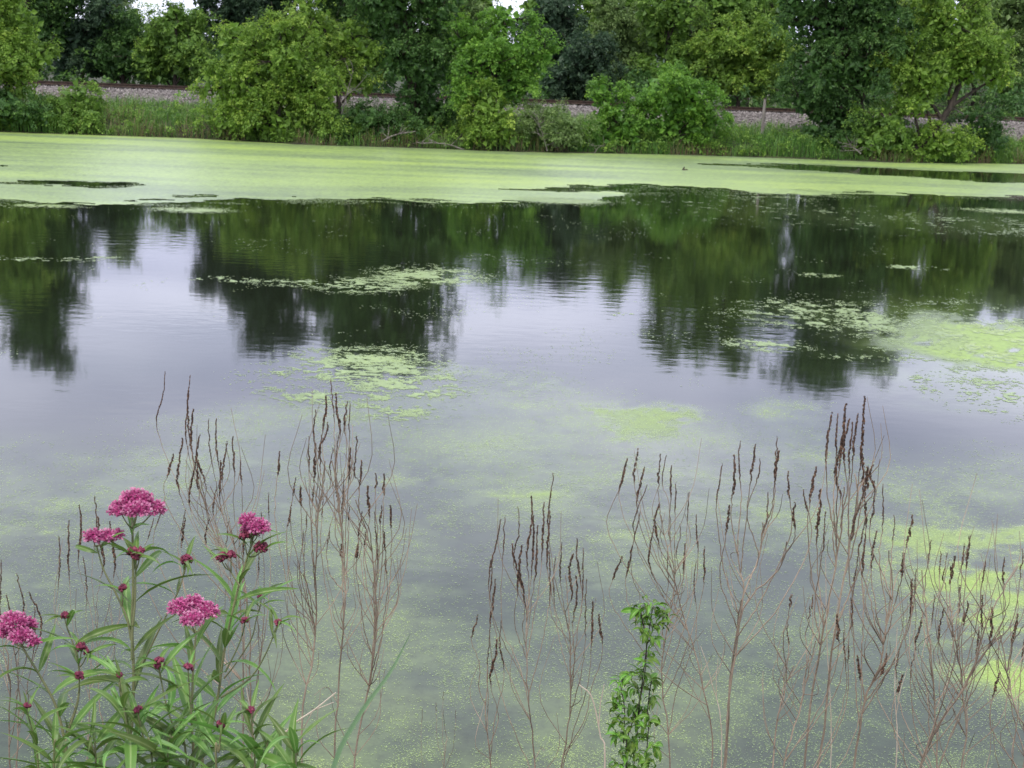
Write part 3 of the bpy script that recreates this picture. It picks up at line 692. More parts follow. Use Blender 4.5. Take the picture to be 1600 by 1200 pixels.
def flake_field(n, d0, d1, dens_fn, size_k, seed, name, label, half=0.48, smin=0.003):
    rg = np.random.default_rng(seed)
    d = 1 / rg.uniform(1 / d1, 1 / d0, n); x = rg.uniform(-half, half, n) * d
    p, tint = dens_fn(x, d)
    m = rg.random(n) < p
    x, d, tint = x[m], d[m], tint[m]
    S = np.maximum(size_k * d, smin) * rg.uniform(0.6, 1.5, len(x))
    V, F = flat_quads(x, d, rg.uniform(0.0010, 0.0018, len(x)), S, rg, tilt=0.0)
    me = mesh_data(name, V, [F], MAT['weed'], {'tint': np.repeat(np.clip(tint + rg.normal(0, 0.12, len(x)), 0, 1), 3)})
    STATS[name] = len(x)
    return tag(link(name, me), label, 'duckweed', kind='stuff')
# loose floating fields beyond the closed mat: (place, density, tone)
RAFTS = [(ell(660, 432, 90, 15), .58, .55), (ell(570, 446, 75, 12), .5, .5), (ell(480, 443, 90, 5), .6, .5), (ell(350, 437, 60, 5), .25, .5), (ell(300, 329, 65, 4), .9, .6), (ell(880, 314, 75, 5), .9, .6), (ell(60, 322, 70, 3), .6, .6),
 (ell(560, 578, 130, 32), .46, .5), (ell(640, 605, 80, 46), .42, .5), (ell(500, 600, 80, 30), .36, .45), (ell(570, 562, 60, 8), .6, .6),
 (ell(1300, 495, 120, 24), .42, .5), (ell(1200, 540, 60, 10), .45, .5), (ell(1380, 505, 60, 14), .5, .5), (ell(1350, 560, 60, 4), .5, .5), (ell(1570, 545, 190, 60), .30, .42), (ell(1610, 545, 110, 34), .45, .85), (ell(1580, 620, 110, 28), .35, .45), (ell(1480, 600, 70, 14), .25, .4),
 (ell(1430, 418, 40, 3), .6, .6), (ell(1280, 430, 30, 3), .7, .6), (ell(1560, 330, 60, 3), .8, .6), (ell(1400, 345, 260, 20), .10, .35), (ell(1580, 355, 160, 12), .22, .4), (ell(1150, 320, 220, 9), .10, .35), (ell(150, 405, 60, 5), .3, .5), (ell(40, 405, 60, 4), .35, .5), (ell(880, 543, 18, 3), .2, .2), (ell(950, 490, 50, 3), .12, .6), (ell(480, 520, 60, 4), .15, .5)]
HOLES2 = [(ell(540, 592, 80, 11), .97), (ell(480, 578, 60, 8), .8), (ell(590, 612, 40, 9), .6), (ell(470, 605, 45, 7), .7)]
def raft_flakes():
    rg = np.random.default_rng(81)
    XX, YY, TT = [], [], []
    for E, k, t in RAFTS:
        (cx, cy), rx, ru, rd = E
        px_area = 3.14 * rx * (ru + rd) * 0.5 * CAM_Z / cy ** 3 * F_PX ** 2
        n_ = int(px_area * 8.5) + 200
        q = rg.normal(0, 0.62, (n_, 2))
        x = cx + q[:, 0] * rx; y = cy + q[:, 1] * np.where(q[:, 1] > 0, ru, rd)
        y = np.maximum(y, 5.5)
        w1 = fbm(x * 0.8, y * 0.5, 71) - 0.5
        m = blob(x + w1 * rx * .9, y + w1 * (ru + rd) * .5, E, 0.6)
        kx, ky = 4.5 / np.sqrt(cy / 15), 4.5 / (cy / 15)
        f = 0.5 * fbm(x * kx, y * ky, 73, 4) + 0.5 * fbm(x * kx * 4.1, y * ky * 4.1, 75, 3)
        p = m * sstep(0.66 - 0.34 * k, 0.76 - 0.30 * k, f) * 0.85
        for Eh, kh in HOLES2:
            p = p * (1 - kh * blob(x + w1 * .8, y + w1 * 1.5, Eh, 0.5))
        ok = rg.random(n_) < p
        XX.append(x[ok]); YY.append(y[ok]); TT.append(np.full(ok.sum(), t) + 0.35 * (f[ok] - .5))
    # loose crumbs along the ragged edge of the closed mat and over the open water
    ed = np.flatnonzero(((dens > 0.03) & (dens < 0.6)).ravel()); ed = rg.choice(ed, 60000)
    x, y = SX.ravel()[ed] + rg.normal(0, .06, 60000), SY.ravel()[ed] + rg.normal(0, .15, 60000)
    f = fbm(x * 1.2, y * 2.0, 76, 4); ok = rg.random(60000) < dens.ravel()[ed] * 1.6 * sstep(.42, .6, f)
    XX.append(x[ok]); YY.append(y[ok]); TT.append(np.full(ok.sum(), .5))
    cl = np.flatnonzero((dens > 0.7).ravel()); cl = rg.choice(cl, 14000)   # turned and yellowed fronds lying on the mat
    XX.append(SX.ravel()[cl] + rg.normal(0, .1, 14000)); YY.append(SY.ravel()[cl] + rg.normal(0, .2, 14000)); TT.append(rg.uniform(.25, .85, 14000))
    d = 1 / rg.uniform(1 / 34, 1 / 13, 60000); x = rg.uniform(-.48, .48, 60000) * d
    ok = rg.random(60000) < 0.5 * sstep(0.60, 0.74, fbm(x * 1.1 + 4, d * 0.7, 74))
    XX.append(x[ok]); YY.append(d[ok]); TT.append(np.full(ok.sum(), .55))
    x, d, tint = np.concatenate(XX), np.concatenate(YY), np.concatenate(TT)
    S = 0.00095 * d * rg.uniform(0.6, 1.7, len(x))
    V, F = flat_quads(x, d, np.where(d > 28, .009, 0) + rg.uniform(0.0012, 0.003, len(x)), S, rg, tilt=0.0)
    me = mesh_data('duckweed_rafts', V, [F], MAT['weed'], {'tint': np.repeat(np.clip(tint + rg.normal(0, 0.12, len(x)), 0, 1), 3)})
    STATS['rafts'] = len(x)
    tag(link('duckweed_rafts', me), 'broken rafts and crumbs of floating duckweed on the open middle water', 'duckweed', kind='stuff')
raft_flakes()
# near film, brighter blooms in it
NEAR_PX = np.array([[-400, 760], [0, 690], [120, 715], [250, 700], [330, 650], [420, 625], [520, 610], [640, 575], [720, 578], [860, 600], [1000, 625], [1100, 640], [1200, 632], [1290, 655], [1360, 700], [1420, 720], [1600, 715], [2000, 700]], float)
NEAR = np.array([on_water(x, y) for x, y in NEAR_PX])
BLOOM = [(ell(1000, 665, 110, 30), .85, .9), (ell(950, 648, 80, 16), .7, .8), (ell(780, 610, 160, 22), .5, .55), (ell(1080, 690, 90, 20), .5, .6), (ell(850, 632, 60, 10), .5, .7), (ell(700, 580, 60, 10), .55, .7), (ell(1540, 880, 160, 60), 1.2, .9), (ell(1570, 990, 120, 90), 1.3, 1.0), (ell(1480, 850, 90, 26), .9, .8),
 (ell(1230, 640, 50, 14), .5, .65), (ell(830, 770, 60, 10), .4, .85), (ell(780, 772, 30, 6), .5, .9), (ell(640, 745, 90, 14), .35, .75), (ell(60, 790, 40, 10), .45, .85), (ell(50, 830, 40, 8), .4, .85), (ell(70, 910, 30, 8), .45, .85), (ell(960, 840, 40, 8), .35, .8),
 (ell(620, 980, 40, 30), .3, .55), (ell(590, 1060, 40, 24), .3, .55), (ell(760, 690, 140, 24), .35, .6), (ell(1180, 800, 100, 14), .3, .75), (ell(1300, 720, 60, 10), .3, .75), (ell(1480, 760, 110, 20), .4, .7), (ell(860, 660, 100, 16), .4, .65), (ell(1100, 740, 90, 14), .3, .7), (ell(330, 660, 100, 14), .3, .55), (ell(480, 650, 110, 14), .35, .55)]
CLEAR = [(ell(470, 1060, 140, 120), .6), (ell(700, 950, 110, 60), .55), (ell(660, 1130, 150, 60), .6), (ell(640, 880, 90, 40), .35), (ell(1150, 1150, 100, 60), .3), (ell(1200, 910, 60, 24), .35), (ell(90, 740, 110, 22), .4), (ell(1010, 790, 150, 16), .3)]
def film(x, y):
    e = np.interp(x / np.maximum(y, 1), NEAR[:, 0] / NEAR[:, 1], NEAR[:, 1])
    e = e + 2.2 * (fbm(x * 0.7, y * 0.5, 91) - 0.5)
    f = fbm(x * 1.1, y * 0.8, 92, 5); g = fbm(x * 5, y * 3.2, 93, 3)
    p = (1 - sstep(-1.6, 0.7, y - e)) * sstep(0.30, 0.62, 0.5 * g + 0.5 * fbm(x * 14, y * 10, 90, 2)) * 1.35 * (0.22 + 0.30 * sstep(0.42, 0.68, f) * (0.55 + 0.45 * sstep(7.5, 10.5, y))) * (0.7 + 0.6 * g)
    tn = 0.24 + 0.30 * sstep(0.36, 0.72, 0.6 * f + 0.4 * fbm(x * 4.5, y * 4, 89, 4))
    w1 = fbm(x * 1.3 + 7, y * 1.0, 94) - 0.5; fr = sstep(0.30, 0.64, 0.55 * fbm(x * 1.7, y * 1.9, 97, 5) + 0.45 * fbm(x * 7, y * 7, 98, 3))
    for E, k in CLEAR:
        p = p * (1 - k * blob(x, y, E, 0.6))
    for E, k, t in BLOOM:
        q = blob(x + w1 * E[1] * 1.6, y + w1 * (E[2] + E[3]) * .9, E, 0.75) * fr
        p = np.maximum(p, q * k * (0.55 + 0.75 * g)); q = np.clip(q * max(k, 1), 0, 1); tn = tn * (1 - q) + t * q
    return np.clip(p, 0, 1), tn
ALGAE = [(ell(1580, 548, 210, 70), 1.0, .55), (ell(1590, 545, 140, 40), 2.2, 1.0), (ell(1500, 610, 130, 36), .45, .4), (ell(1430, 520, 70, 20), .3, .35), (ell(620, 600, 110, 40), .3, .45), (ell(570, 572, 100, 20), .5, .6), (ell(640, 436, 100, 14), .45, .6), (ell(1310, 495, 120, 18), .45, .55), (ell(1200, 542, 60, 8), .4, .55), (ell(1400, 345, 280, 18), .5, .45), (ell(1580, 356, 180, 12), .6, .5), (ell(1150, 320, 240, 9), .5, .4)]
def algae(x, y):
    p, tn = film(x, y)
    e = np.interp(x / np.maximum(y, 1), NEAR[:, 0] / NEAR[:, 1], NEAR[:, 1]) + 2.2 * (fbm(x * 0.7, y * 0.5, 91) - 0.5)
    a = np.maximum((1 - sstep(-2.2, 0.9, y - e)) * (0.65 + 0.35 * sstep(.35, .65, fbm(x * .9 + 3, y * .7, 95))), np.clip(p * 1.5, 0, 1))
    w1 = fbm(x * 0.9 + 7, y * 0.8, 96) - 0.5; fr = sstep(0.28, 0.58, 0.6 * fbm(x * 1.2, y * 0.9, 99, 5) + 0.4 * fbm(x * 5, y * 4, 98, 3))
    for E, k, t in ALGAE:
        q = blob(x + w1 * E[1] * .9, y + w1 * (E[2] + E[3]) * .5, E, 0.6) * fr
        q = np.clip(q * k, 0, 1); tn = tn * (1 - q) + t * q; a = np.maximum(a, q)
    return np.clip(a, 0, 1), tn
wd_ = np.concatenate([[76, 60, 48, 40], 1 / np.linspace(1 / 36, 1 / 4.9, 220), [3.6, 2.2]])
wa_ = np.concatenate([[-30, -4, -1.2, -.7], np.linspace(-.5, .5, 300), [.7, 1.2, 4, 30]])
WD, WA = np.meshgrid(wd_, wa_, indexing='ij')
al_, tn_ = algae(WD * WA, WD)
me = mesh_data('water', np.stack([WD * WA, WD, 0 * WD], -1), [grid_faces(len(wd_), len(wa_))[:, ::-1]], MAT['water'], {'algae': al_.ravel(), 'tint': np.clip(tn_, 0, 1).ravel()}, smooth=True)
tag(link('water', me), kind='structure')
def film_flakes(x, y):
    p, tn = film(x, y)
    return p * 0.62, tn + 0.12
flake_field(1340000, 4.9, 16, film_flakes, 0.00084, 82, 'duckweed_film', 'thin green duckweed film speckling the near water behind the plants')

# a dark snag poking out of the mat
c = on_water(1069, 266)
b = MB()
b.tube([[-0.05, 0, -.05], [-.02, 0, .05], [0.0, 0, .13]], [.06, .045, .012], 6); b.tube([[.02, 0, -.02], [.08, 0, .03], [.14, .02, .02]], [.04, .03, .012], 5)
o = b.build('stump', MAT['bark']); o.location = (c[0], c[1], 0)
tag(o, 'tiny dark snag poking out of the far duckweed mat', 'snag')

# ------------------------------------------------------------------ near bank grass (below the frame)
n = 5000
X = rng.uniform(-3.5, 3.5, n); Yn = rng.uniform(0.9, 4.2, n); Z = ground_z(X, Yn)
h = rng.uniform(0.1, 0.32, n); th = rng.uniform(0, 6.28, n)
B0 = np.stack([X, Yn, Z - .02], 1); sd_ = np.stack([np.cos(th), np.sin(th), 0 * th], 1) * 0.003
Tp = B0 + np.stack([rng.normal(0, .06, n), rng.normal(0, .06, n), h], 1)
V = np.stack([B0 - sd_, B0 + sd_, Tp], 1).reshape(-1, 3)
me = mesh_data('near_bank_grass', V, [np.arange(3 * n).reshape(n, 3)], MAT['grass'], {'tint': np.repeat(rng.uniform(.2, .7, n), 3)})
tag(link('near_bank_grass', me), 'short green grass on the near bank at the foot of the plants', 'grass', kind='stuff')

# ------------------------------------------------------------------ dead loosestrife
def seed_spike(P, r, rg, parent, off):
    L_ = np.linalg.norm(np.diff(P, axis=0), axis=1).sum()
    m = max(6, int(L_ / 0.0036))
    Q = curve(P, m)
    C, Rd = [], []
    gap = rg.uniform(0.7, 1.0)
    for i in range(m):
        if rg.random() > gap + 0.25: continue
        tp = min(1, (i + 3) / m * 2.2) * (1 - 0.55 * i / m) + 0.15
        for j in range(3):
            a = rg.uniform(0, 6.28)
            C.append(Q[i] + np.array([math.cos(a), math.sin(a), rg.uniform(-.4, .4)]) * r * 0.55 * tp)
            Rd.append(np.array([0.62, 0.62, 1.25]) * r * rg.uniform(0.5, 0.9) * tp)
    b = MB(); b.octa(np.array(C) - off, np.array(Rd), rg.random(len(C)))
    b.tube(Q[::2] - off, 0.0008, 3, a=0.7)
    b.build('seed_spike', MAT['seed'], parent)

def dead_plant(label, trunks, tips, Y, seed, spike=95, r=0.0026, name='dead_loosestrife', bend=0.0, twigs=4, mat='stem', sp_r=0.0041):
    """trunks: pixel polylines from the lowest seen point up; tips: (x, y[, spike length, trunk index])"""
    rg = np.random.default_rng(seed)
    g0 = at(*trunks[0][0], Y)
    base = np.array([g0[0], Y, float(ground_z(g0[0], Y))])
    root = thing(name, label, 'dead plant', base, 'dead brown plants along the near bank')
    TR = []
    for tr in trunks:
        pts = [at(x, y, Y + rg.uniform(-.03, .03)) for x, y in tr]
        lo = np.array([base[0] + rg.normal(0, .03), Y + rg.normal(0, .03), base[2] - .03])
        P = curve([lo, lo * .45 + pts[0] * .55 + rg.normal(0, .012, 3)] + pts, 30)
        u_ = np.linspace(0, 1, 30)[:, None]; P += np.sin(u_ * rg.uniform(5, 12) + rg.uniform(0, 6.28)) * rg.normal(0, .006, 3) * np.sin(u_ * 3.14); P[1:] += rg.normal(0, .0012, (29, 3))
        b = MB(); b.tube(P - base, np.linspace(r * 1.0, r * 0.42, 30), 5)
        TR.append((P, b.build('stem', MAT[mat], root), tr))
    for tpx in tips:
        x, y = tpx[:2]; sl = tpx[2] * 1.15 if len(tpx) > 2 else spike * rg.uniform(.7, 1.25); ti = tpx[3] if len(tpx) > 3 else None
        if ti is None:
            ti = int(np.argmin([abs(np.array(t[2])[-1][0] - x) + 0.3 * rg.random() * 40 for t in TR]))
        P, so_, tr = TR[ti]
        T = at(x, y, Y + rg.normal(0, .05))
        k = Y / F_PX
        dxm = abs(T[0] - P[-1][0])
        za = T[2] - (0.12 + 2.6 * dxm + rg.uniform(0, .12)) - sl * k * 0.45
        za = min(za, P[-1][2] - 0.002)
        i = int(np.argmin(np.abs(P[:, 2] - za))); A = P[max(i, 6)]
        H = T[2] - A[2]
        outx = T[0] - A[0]
        bow = rg.uniform(0.1, 0.35) * outx + rg.normal(0, .008)
        Q = curve([A, A + [outx * .60 + bow * .35, (T[1] - A[1]) * .4, H * .33], A + [outx * .98 + bow * .45, (T[1] - A[1]) * .8, H * .68], T], 26)
        u_ = np.linspace(0, 1, 26)[:, None]; Q += np.sin(u_ * rg.uniform(4, 11) + rg.uniform(0, 6.28)) * rg.normal(0, .007, 3) * np.sin(u_ * 3.14); Q[1:-1] += rg.normal(0, .0009, (24, 3))
        seg = np.concatenate([[0], np.cumsum(np.linalg.norm(np.diff(Q, axis=0), axis=1))])
        cut = max(seg[-1] - sl * k, seg[-1] * 0.25)
        j = int(np.searchsorted(seg, cut))
        j = min(j, 22); b = MB(); b.tube(Q[:j + 2] - base, np.linspace(r * 0.48, r * 0.30, j + 2), 4)
        br = b.build('branch', MAT[mat], root)
        seed_spike(Q[j:], sp_r * rg.uniform(.55, 1.15), rg, br, base)
    for q in range(int(twigs * 2.2)):              # short bare side twigs
        P, so_, tr = TR[rg.integers(len(TR))]
        A = P[rg.integers(10, 28)]; sgn = rg.choice([-1, 1]); l = rg.uniform(.06, .30)
        Q = curve([A, A + [sgn * l * .26, rg.normal(0, .03), l * .45], A + [sgn * l * rg.uniform(.1, .38), rg.normal(0, .05), l]], 8)
        b = MB(); b.tube(Q - base, np.linspace(r * .45, .0006, 8), 3); b.build('twig', MAT[mat], root)
    return root

dead_plant('dead brown plant at the left edge with spikes arching right, behind the leftmost milkweed', [[(18, 1200), (14, 1060), (4, 960)], [(28, 1200), (30, 1090), (20, 1000)]],
           [(2, 874, 120), (26, 897, 120), (46, 926, 110), (54, 950, 100), (-10, 890, 100), (36, 960, 90), (10, 930, 100)], 2.9, 101)
dead_plant('thin dead spikes rising behind the two left pink flower heads', [[(160, 1200), (158, 1090), (150, 990)], [(136, 1200), (140, 1080), (146, 980)]],
           [(92, 838, 90), (108, 814, 95), (124, 790, 90), (148, 776, 90), (154, 808, 100), (172, 815, 90), (130, 870, 80)], 3.1, 102, r=0.002)
dead_plant('dead brown clump with long spikes leaning left, above the right pink flower head', [[(394, 1200), (392, 1060), (384, 930), (357, 832), (330, 760)], [(380, 1200), (386, 1020), (372, 900), (330, 830), (312, 740)]],
           [(258, 581, 110, 1), (297, 587, 130, 1), (294, 611, 90, 1), (285, 685, 95, 1), (326, 655, 90, 0), (338, 655, 80, 0), (355, 690, 60, 0), (364, 682, 65, 0), (302, 640, 90, 1), (258, 778, 60, 1), (290, 795, 50, 1), (240, 810, 30, 1), (420, 770, 25, 0), (312, 680, 90, 1), (306, 720, 80, 1), (376, 720, 35, 0), (408, 800, 25, 0), (345, 720, 60, 0)] + [(x_ + 9, y_ + 70, 45, t_) for x_, y_, t_ in ((262, 640, 1), (300, 650, 1), (330, 690, 0), (350, 740, 0), (372, 760, 0), (395, 790, 0), (280, 740, 1), (318, 740, 1))], 3.3, 103, twigs=16)
dead_plant('dense dead brown clump right of the milkweed, bundled tops left of centre', [[(522, 1195), (530, 1060), (538, 920), (530, 800), (520, 720)], [(560, 1195), (582, 1060), (585, 960), (576, 860), (556, 780)], [(468, 1160), (486, 1010), (494, 930), (500, 820), (508, 720)]],
           [(517, 592, 75, 0), (525, 614, 70, 0), (493, 641, 60, 2), (509, 619, 60, 2), (543, 628, 55, 0), (547, 630, 60, 0), (557, 682, 70, 1), (483, 682, 55, 2), (437, 706, 30, 2), (600, 741, 20, 1), (587, 740, 20, 1), (462, 747, 20, 2), (493, 693, 60, 2), (502, 680, 60, 2), (531, 670, 60, 0), (565, 720, 50, 1), (575, 760, 50, 1), (585, 800, 60, 1), (548, 700, 60, 0), (470, 760, 20, 2), (610, 790, 20, 1), (538, 740, 60, 0), (600, 830, 40, 1), (512, 660, 60, 2), (520, 700, 50, 0), (566, 800, 50, 1), (480, 800, 20, 2), (590, 850, 30, 1)] + [(x_, y_, 22, t_) for x_, y_, t_ in ((455, 790, 2), (474, 830, 2), (490, 760, 2), (505, 780, 0), (527, 760, 0), (545, 790, 0), (560, 850, 1), (572, 830, 1), (603, 870, 1), (596, 790, 1), (515, 830, 0), (534, 850, 0))], 3.2, 104, twigs=26, r=0.003)
dead_plant('tiny bare forked twig standing alone in the water, centre bottom', [[(694, 1195), (696, 1150), (693, 1110)]], [(693, 1081, 8), (660, 1108, 8), (681, 1098, 6), (712, 1110, 6)], 3.9, 105, twigs=0, r=0.0016, sp_r=0.0015)
dead_plant('fan-shaped dead brown plant, left one of the pair at the centre', [[(835, 1199), (829, 1091), (824, 992), (822, 930)], [(770, 1199), (757, 1117), (762, 1040)]],
           [(782, 812, 120, 0), (789, 806, 90, 0), (809, 792, 110, 0), (830, 775, 130, 0), (834, 806, 100, 0), (850, 786, 90, 0), (815, 853, 110, 0), (840, 822, 90, 0), (770, 873, 80, 0), (774, 905, 90, 0), (746, 961, 40, 1), (765, 985, 90, 1), (783, 970, 90, 1), (858, 860, 90, 0), (800, 850, 90, 0), (776, 1000, 80, 1)], 3.2, 106, spike=110)
dead_plant('slender dead plant with the tallest spike at the centre, right one of the pair', [[(880, 1199), (887, 1091), (891, 983), (884, 900)]],
           [(864, 740, 130), (859, 800, 100), (878, 848, 80), (895, 866, 80), (902, 842, 80), (911, 857, 90), (917, 905, 100), (926, 940, 90), (868, 870, 80), (936, 960, 50), (900, 900, 80)], 3.3, 107)
dead_plant('dead brown plant overtopping the green leafy vine', [[(1047, 1200), (1036, 1070), (1043, 983), (1053, 905), (1045, 830)], [(1112, 1200), (1097, 1070), (1073, 983), (1050, 890), (1030, 800)]],
           [(980, 717, 60), (975, 730, 40), (997, 701, 60), (1007, 730, 60), (1011, 758, 100), (1032, 710, 50), (1041, 712, 50), (1049, 728, 60), (1056, 754, 50), (1030, 788, 70), (1021, 823, 90), (1077, 769, 50), (1088, 805, 60), (1101, 855, 60), (988, 853, 60), (972, 870, 40), (1088, 875, 80), (1043, 853, 60), (1062, 820, 60), (1070, 850, 50), (1000, 800, 60)], 3.4, 108, twigs=12)
dead_plant('three-forked dead plant between the leafy vine and the tallest right clump', [[(1132, 1200), (1140, 1075), (1155, 950), (1162, 920), (1150, 850)], [(1133, 1200), (1142, 1070), (1160, 945), (1185, 870), (1193, 815)], [(1134, 1200), (1142, 1068), (1164, 945), (1215, 890), (1230, 845)]],
           [(1157, 690, 70, 0), (1129, 725, 60, 0), (1147, 712, 70, 0), (1180, 695, 60, 0), (1187, 717, 40, 1), (1214, 682, 70, 1), (1217, 705, 60, 1), (1232, 737, 50, 1), (1255, 765, 40, 2), (1242, 785, 50, 2), (1140, 790, 50, 0), (1200, 770, 60, 1)], 3.0, 109, twigs=5, r=0.003)
dead_plant('tall dead clump right of centre topped by thick dark upright spikes', [[(1260, 1200), (1280, 1025), (1300, 900), (1315, 810), (1318, 760)], [(1277, 1195), (1295, 1035), (1330, 860), (1340, 790), (1336, 740)]],
           [(1300, 645, 90), (1309, 647, 80), (1322, 632, 110), (1327, 655, 90), (1340, 647, 80), (1351, 620, 120), (1332, 660, 90), (1275, 730, 60, 0), (1282, 765, 90, 0), (1355, 730, 50, 1), (1364, 727, 40, 1), (1345, 700, 80, 1), (1315, 690, 90, 0), (1290, 800, 80, 0), (1352, 770, 60, 1)], 3.1, 110, twigs=6, r=0.0034, sp_r=0.0048)
dead_plant('dead plant with a crooked stem and nodding spikes beside the tallest right clump', [[(1335, 1200), (1355, 1090), (1375, 1040), (1380, 1000), (1395, 925), (1388, 860)]],
           [(1380, 757, 80), (1367, 765, 60), (1345, 785, 60), (1352, 810, 70), (1397, 805, 40), (1352, 835, 70), (1412, 865, 40), (1425, 905, 80), (1340, 870, 60), (1370, 830, 60), (1432, 890, 50)], 3.0, 111, twigs=7, r=0.0032)
dead_plant('low pale-stemmed dead shrub left of the crooked-stemmed plant', [[(1205, 1195), (1225, 1090), (1240, 1040)], [(1222, 1200), (1250, 1100), (1275, 1000)]],
           [(1237, 930, 20), (1230, 970, 40), (1265, 945, 20), (1270, 930, 25), (1330, 935, 60), (1318, 985, 60), (1340, 1025, 30), (1308, 960, 50), (1326, 1000, 40)], 2.9, 112, twigs=8, spike=30)
dead_plant('bushy dead plant on the right with one thick single spike standing up left', [[(1467, 1200), (1460, 1090), (1448, 980), (1440, 890)], [(1505, 1195), (1504, 1080), (1490, 990), (1484, 930)]],
           [(1425, 805, 50, 0), (1455, 845, 30, 0), (1470, 862, 40, 1), (1480, 865, 45, 1), (1492, 870, 45, 1), (1500, 915, 50, 1), (1460, 930, 50, 0), (1405, 1015, 50, 0), (1386, 1022, 40, 0), (1410, 1055, 30, 0), (1430, 1012, 60, 0), (1512, 940, 40, 1), (1476, 950, 60, 1), (1442, 960, 60, 0)], 2.8, 113, twigs=14)
dead_plant('sprawling reddish dead plant at the right edge with arching drooping tips', [[(1437, 1200), (1510, 1065), (1545, 965), (1590, 885)], [(1600, 1200), (1580, 1080), (1560, 980)]],
           [(1515, 838, 40, 0), (1507, 850, 30, 0), (1570, 872, 40, 0), (1597, 858, 50, 0), (1540, 877, 40, 0), (1562, 1050, 40, 1), (1590, 960, 50, 1), (1535, 930, 60, 0), (1550, 950, 60, 0), (1612, 900, 50, 1), (1600, 1000, 40, 1), (1530, 985, 30, 0)], 2.7, 114, twigs=18)

# loose dry straws
def straw(label, pts, Y, r=0.0016):
    P = [at(x, y, Y) for x, y in pts]
    g = np.array([P[0][0], Y, float(ground_z(P[0][0], Y)) - .02])
    Q = curve([g, g * .5 + P[0] * .5] + P, 18)
    b = MB(); b.tube(Q - g, np.linspace(r * 1.2, r * .5, 18), 5)
    m = Q[11]; d = Q[13] - Q[11]
    b.tube(np.array([m, m + d * .8 + [0.012, 0, .01], m + d * 1.6 + [.03, 0, .012]]) - g, [r * .6, r * .5, r * .3], 4)
    o = b.build('dry_straw', MAT['straw']); o.location = g
    tag(o, label, 'straw', 'bleached straws among the plants')
straw('pale bleached straw crossing at the right foot of the milkweed', [(425, 1200), (450, 1140), (490, 1110), (525, 1082)], 2.6, 0.0022)
straw('short bleached straw under the right pink milkweed stem', [(398, 1200), (392, 1120), (385, 1075)], 2.5)
straw('bent bleached straw left of the green leafy vine', [(945, 1200), (938, 1150), (925, 1090), (905, 1070)], 3.0, 0.0024)
straw('thin bleached straw leaning left, right of the vine overtopped by brown spikes', [(1128, 1170), (1110, 1060), (1095, 1010)], 3.3)
straw('thin upright bleached straw left of the crooked-stemmed plant', [(1298, 1200), (1292, 1000), (1290, 870)], 3.1)
straw('bleached straw among the lower stems of the bushy right plant', [(1400, 1200), (1398, 1080), (1402, 980)], 2.9)

# ------------------------------------------------------------------ green leafy vine and swamp milkweed
def leafplant_mat(name, c0, c1, c2, transl=0.3):
    m, t, o = new_mat(name)
    a = N(t, 'ShaderNodeAttribute', attribute_name='tint')
    oi = N(t, 'ShaderNodeObjectInfo')
    c = ramp(t, [(0, c0), (0.75, c1), (1, c2)]); t.links.new(a.outputs['Fac'], c.inputs[0])
    hs = N(t, 'ShaderNodeHueSaturation'); mr_ = N(t, 'ShaderNodeMapRange'); mr_.inputs[3].default_value = 0.6; mr_.inputs[4].default_value = 1.35
    mh = N(t, 'ShaderNodeMapRange'); mh.inputs[3].default_value = 0.475; mh.inputs[4].default_value = 0.515
    t.links.new(oi.outputs['Random'], mr_.inputs[0]); t.links.new(mr_.outputs[0], hs.inputs['Value']); t.links.new(oi.outputs['Random'], mh.inputs[0]); t.links.new(mh.outputs[0], hs.inputs['Hue'])
    t.links.new(c.outputs[0], hs.inputs['Color'])
    p = N(t, 'ShaderNodeBsdfPrincipled'); p.inputs['Roughness'].default_value = 0.42; p.inputs['Specular IOR Level'].default_value = 0.4
    tr = N(t, 'ShaderNodeBsdfTranslucent'); mx = N(t, 'ShaderNodeMixShader'); mx.inputs[0].default_value = transl
    g = N(t, 'ShaderNodeTexCoord'); nb = N(t, 'ShaderNodeTexNoise'); nb.inputs['Scale'].default_value = 90; b = N(t, 'ShaderNodeBump'); b.inputs['Strength'].default_value = 0.25; b.inputs['Distance'].default_value = 0.002
    t.links.new(g.outputs['Object'], nb.inputs['Vector']); t.links.new(nb.outputs['Fac'], b.inputs['Height']); t.links.new(b.outputs[0], p.inputs['Normal'])
    t.links.new(hs.outputs[0], p.inputs['Base Color']); t.links.new(hs.outputs[0], tr.inputs[0])
    t.links.new(p.outputs[0], mx.inputs[1]); t.links.new(tr.outputs[0], mx.inputs[2]); t.links.new(mx.outputs[0], o.inputs[0])
    return m
MAT['mw_leaf'] = leafplant_mat('milkweed_leaf', (0.092, 0.19, 0.032), (0.115, 0.225, 0.04), (0.26, 0.36, 0.12))
MAT['vine_leaf'] = leafplant_mat('vine_leaf', (0.09, 0.20, 0.02), (0.115, 0.25, 0.027), (0.24, 0.38, 0.07))
MAT['mw_stem'] = noise_mat('milkweed_stem', [(0.3, (0.10, 0.13, 0.05)), (0.7, (0.24, 0.22, 0.11))], 9, 0.6, 0.0)
MAT['petal'] = leaf_mat('petal', [(0, (0.22, 0.020, 0.09)), (0.6, (0.42, 0.05, 0.18)), (1, (0.58, 0.12, 0.30))], 0.25, 0.5)
MAT['corona'] = leaf_mat('corona', [(0, (0.44, 0.09, 0.22)), (0.6, (0.60, 0.20, 0.35)), (1, (0.76, 0.42, 0.54))], 0.2, 0.45)
MAT['bud'] = leaf_mat('bud', [(0, (0.085, 0.016, 0.03)), (0.6, (0.20, 0.028, 0.06)), (1, (0.30, 0.07, 0.10))], 0.15, 0.55)
MAT['blade'] = leaf_mat('grass_blade', [(0, (0.14, 0.25, 0.11)), (1, (0.22, 0.34, 0.17))], 0.5)

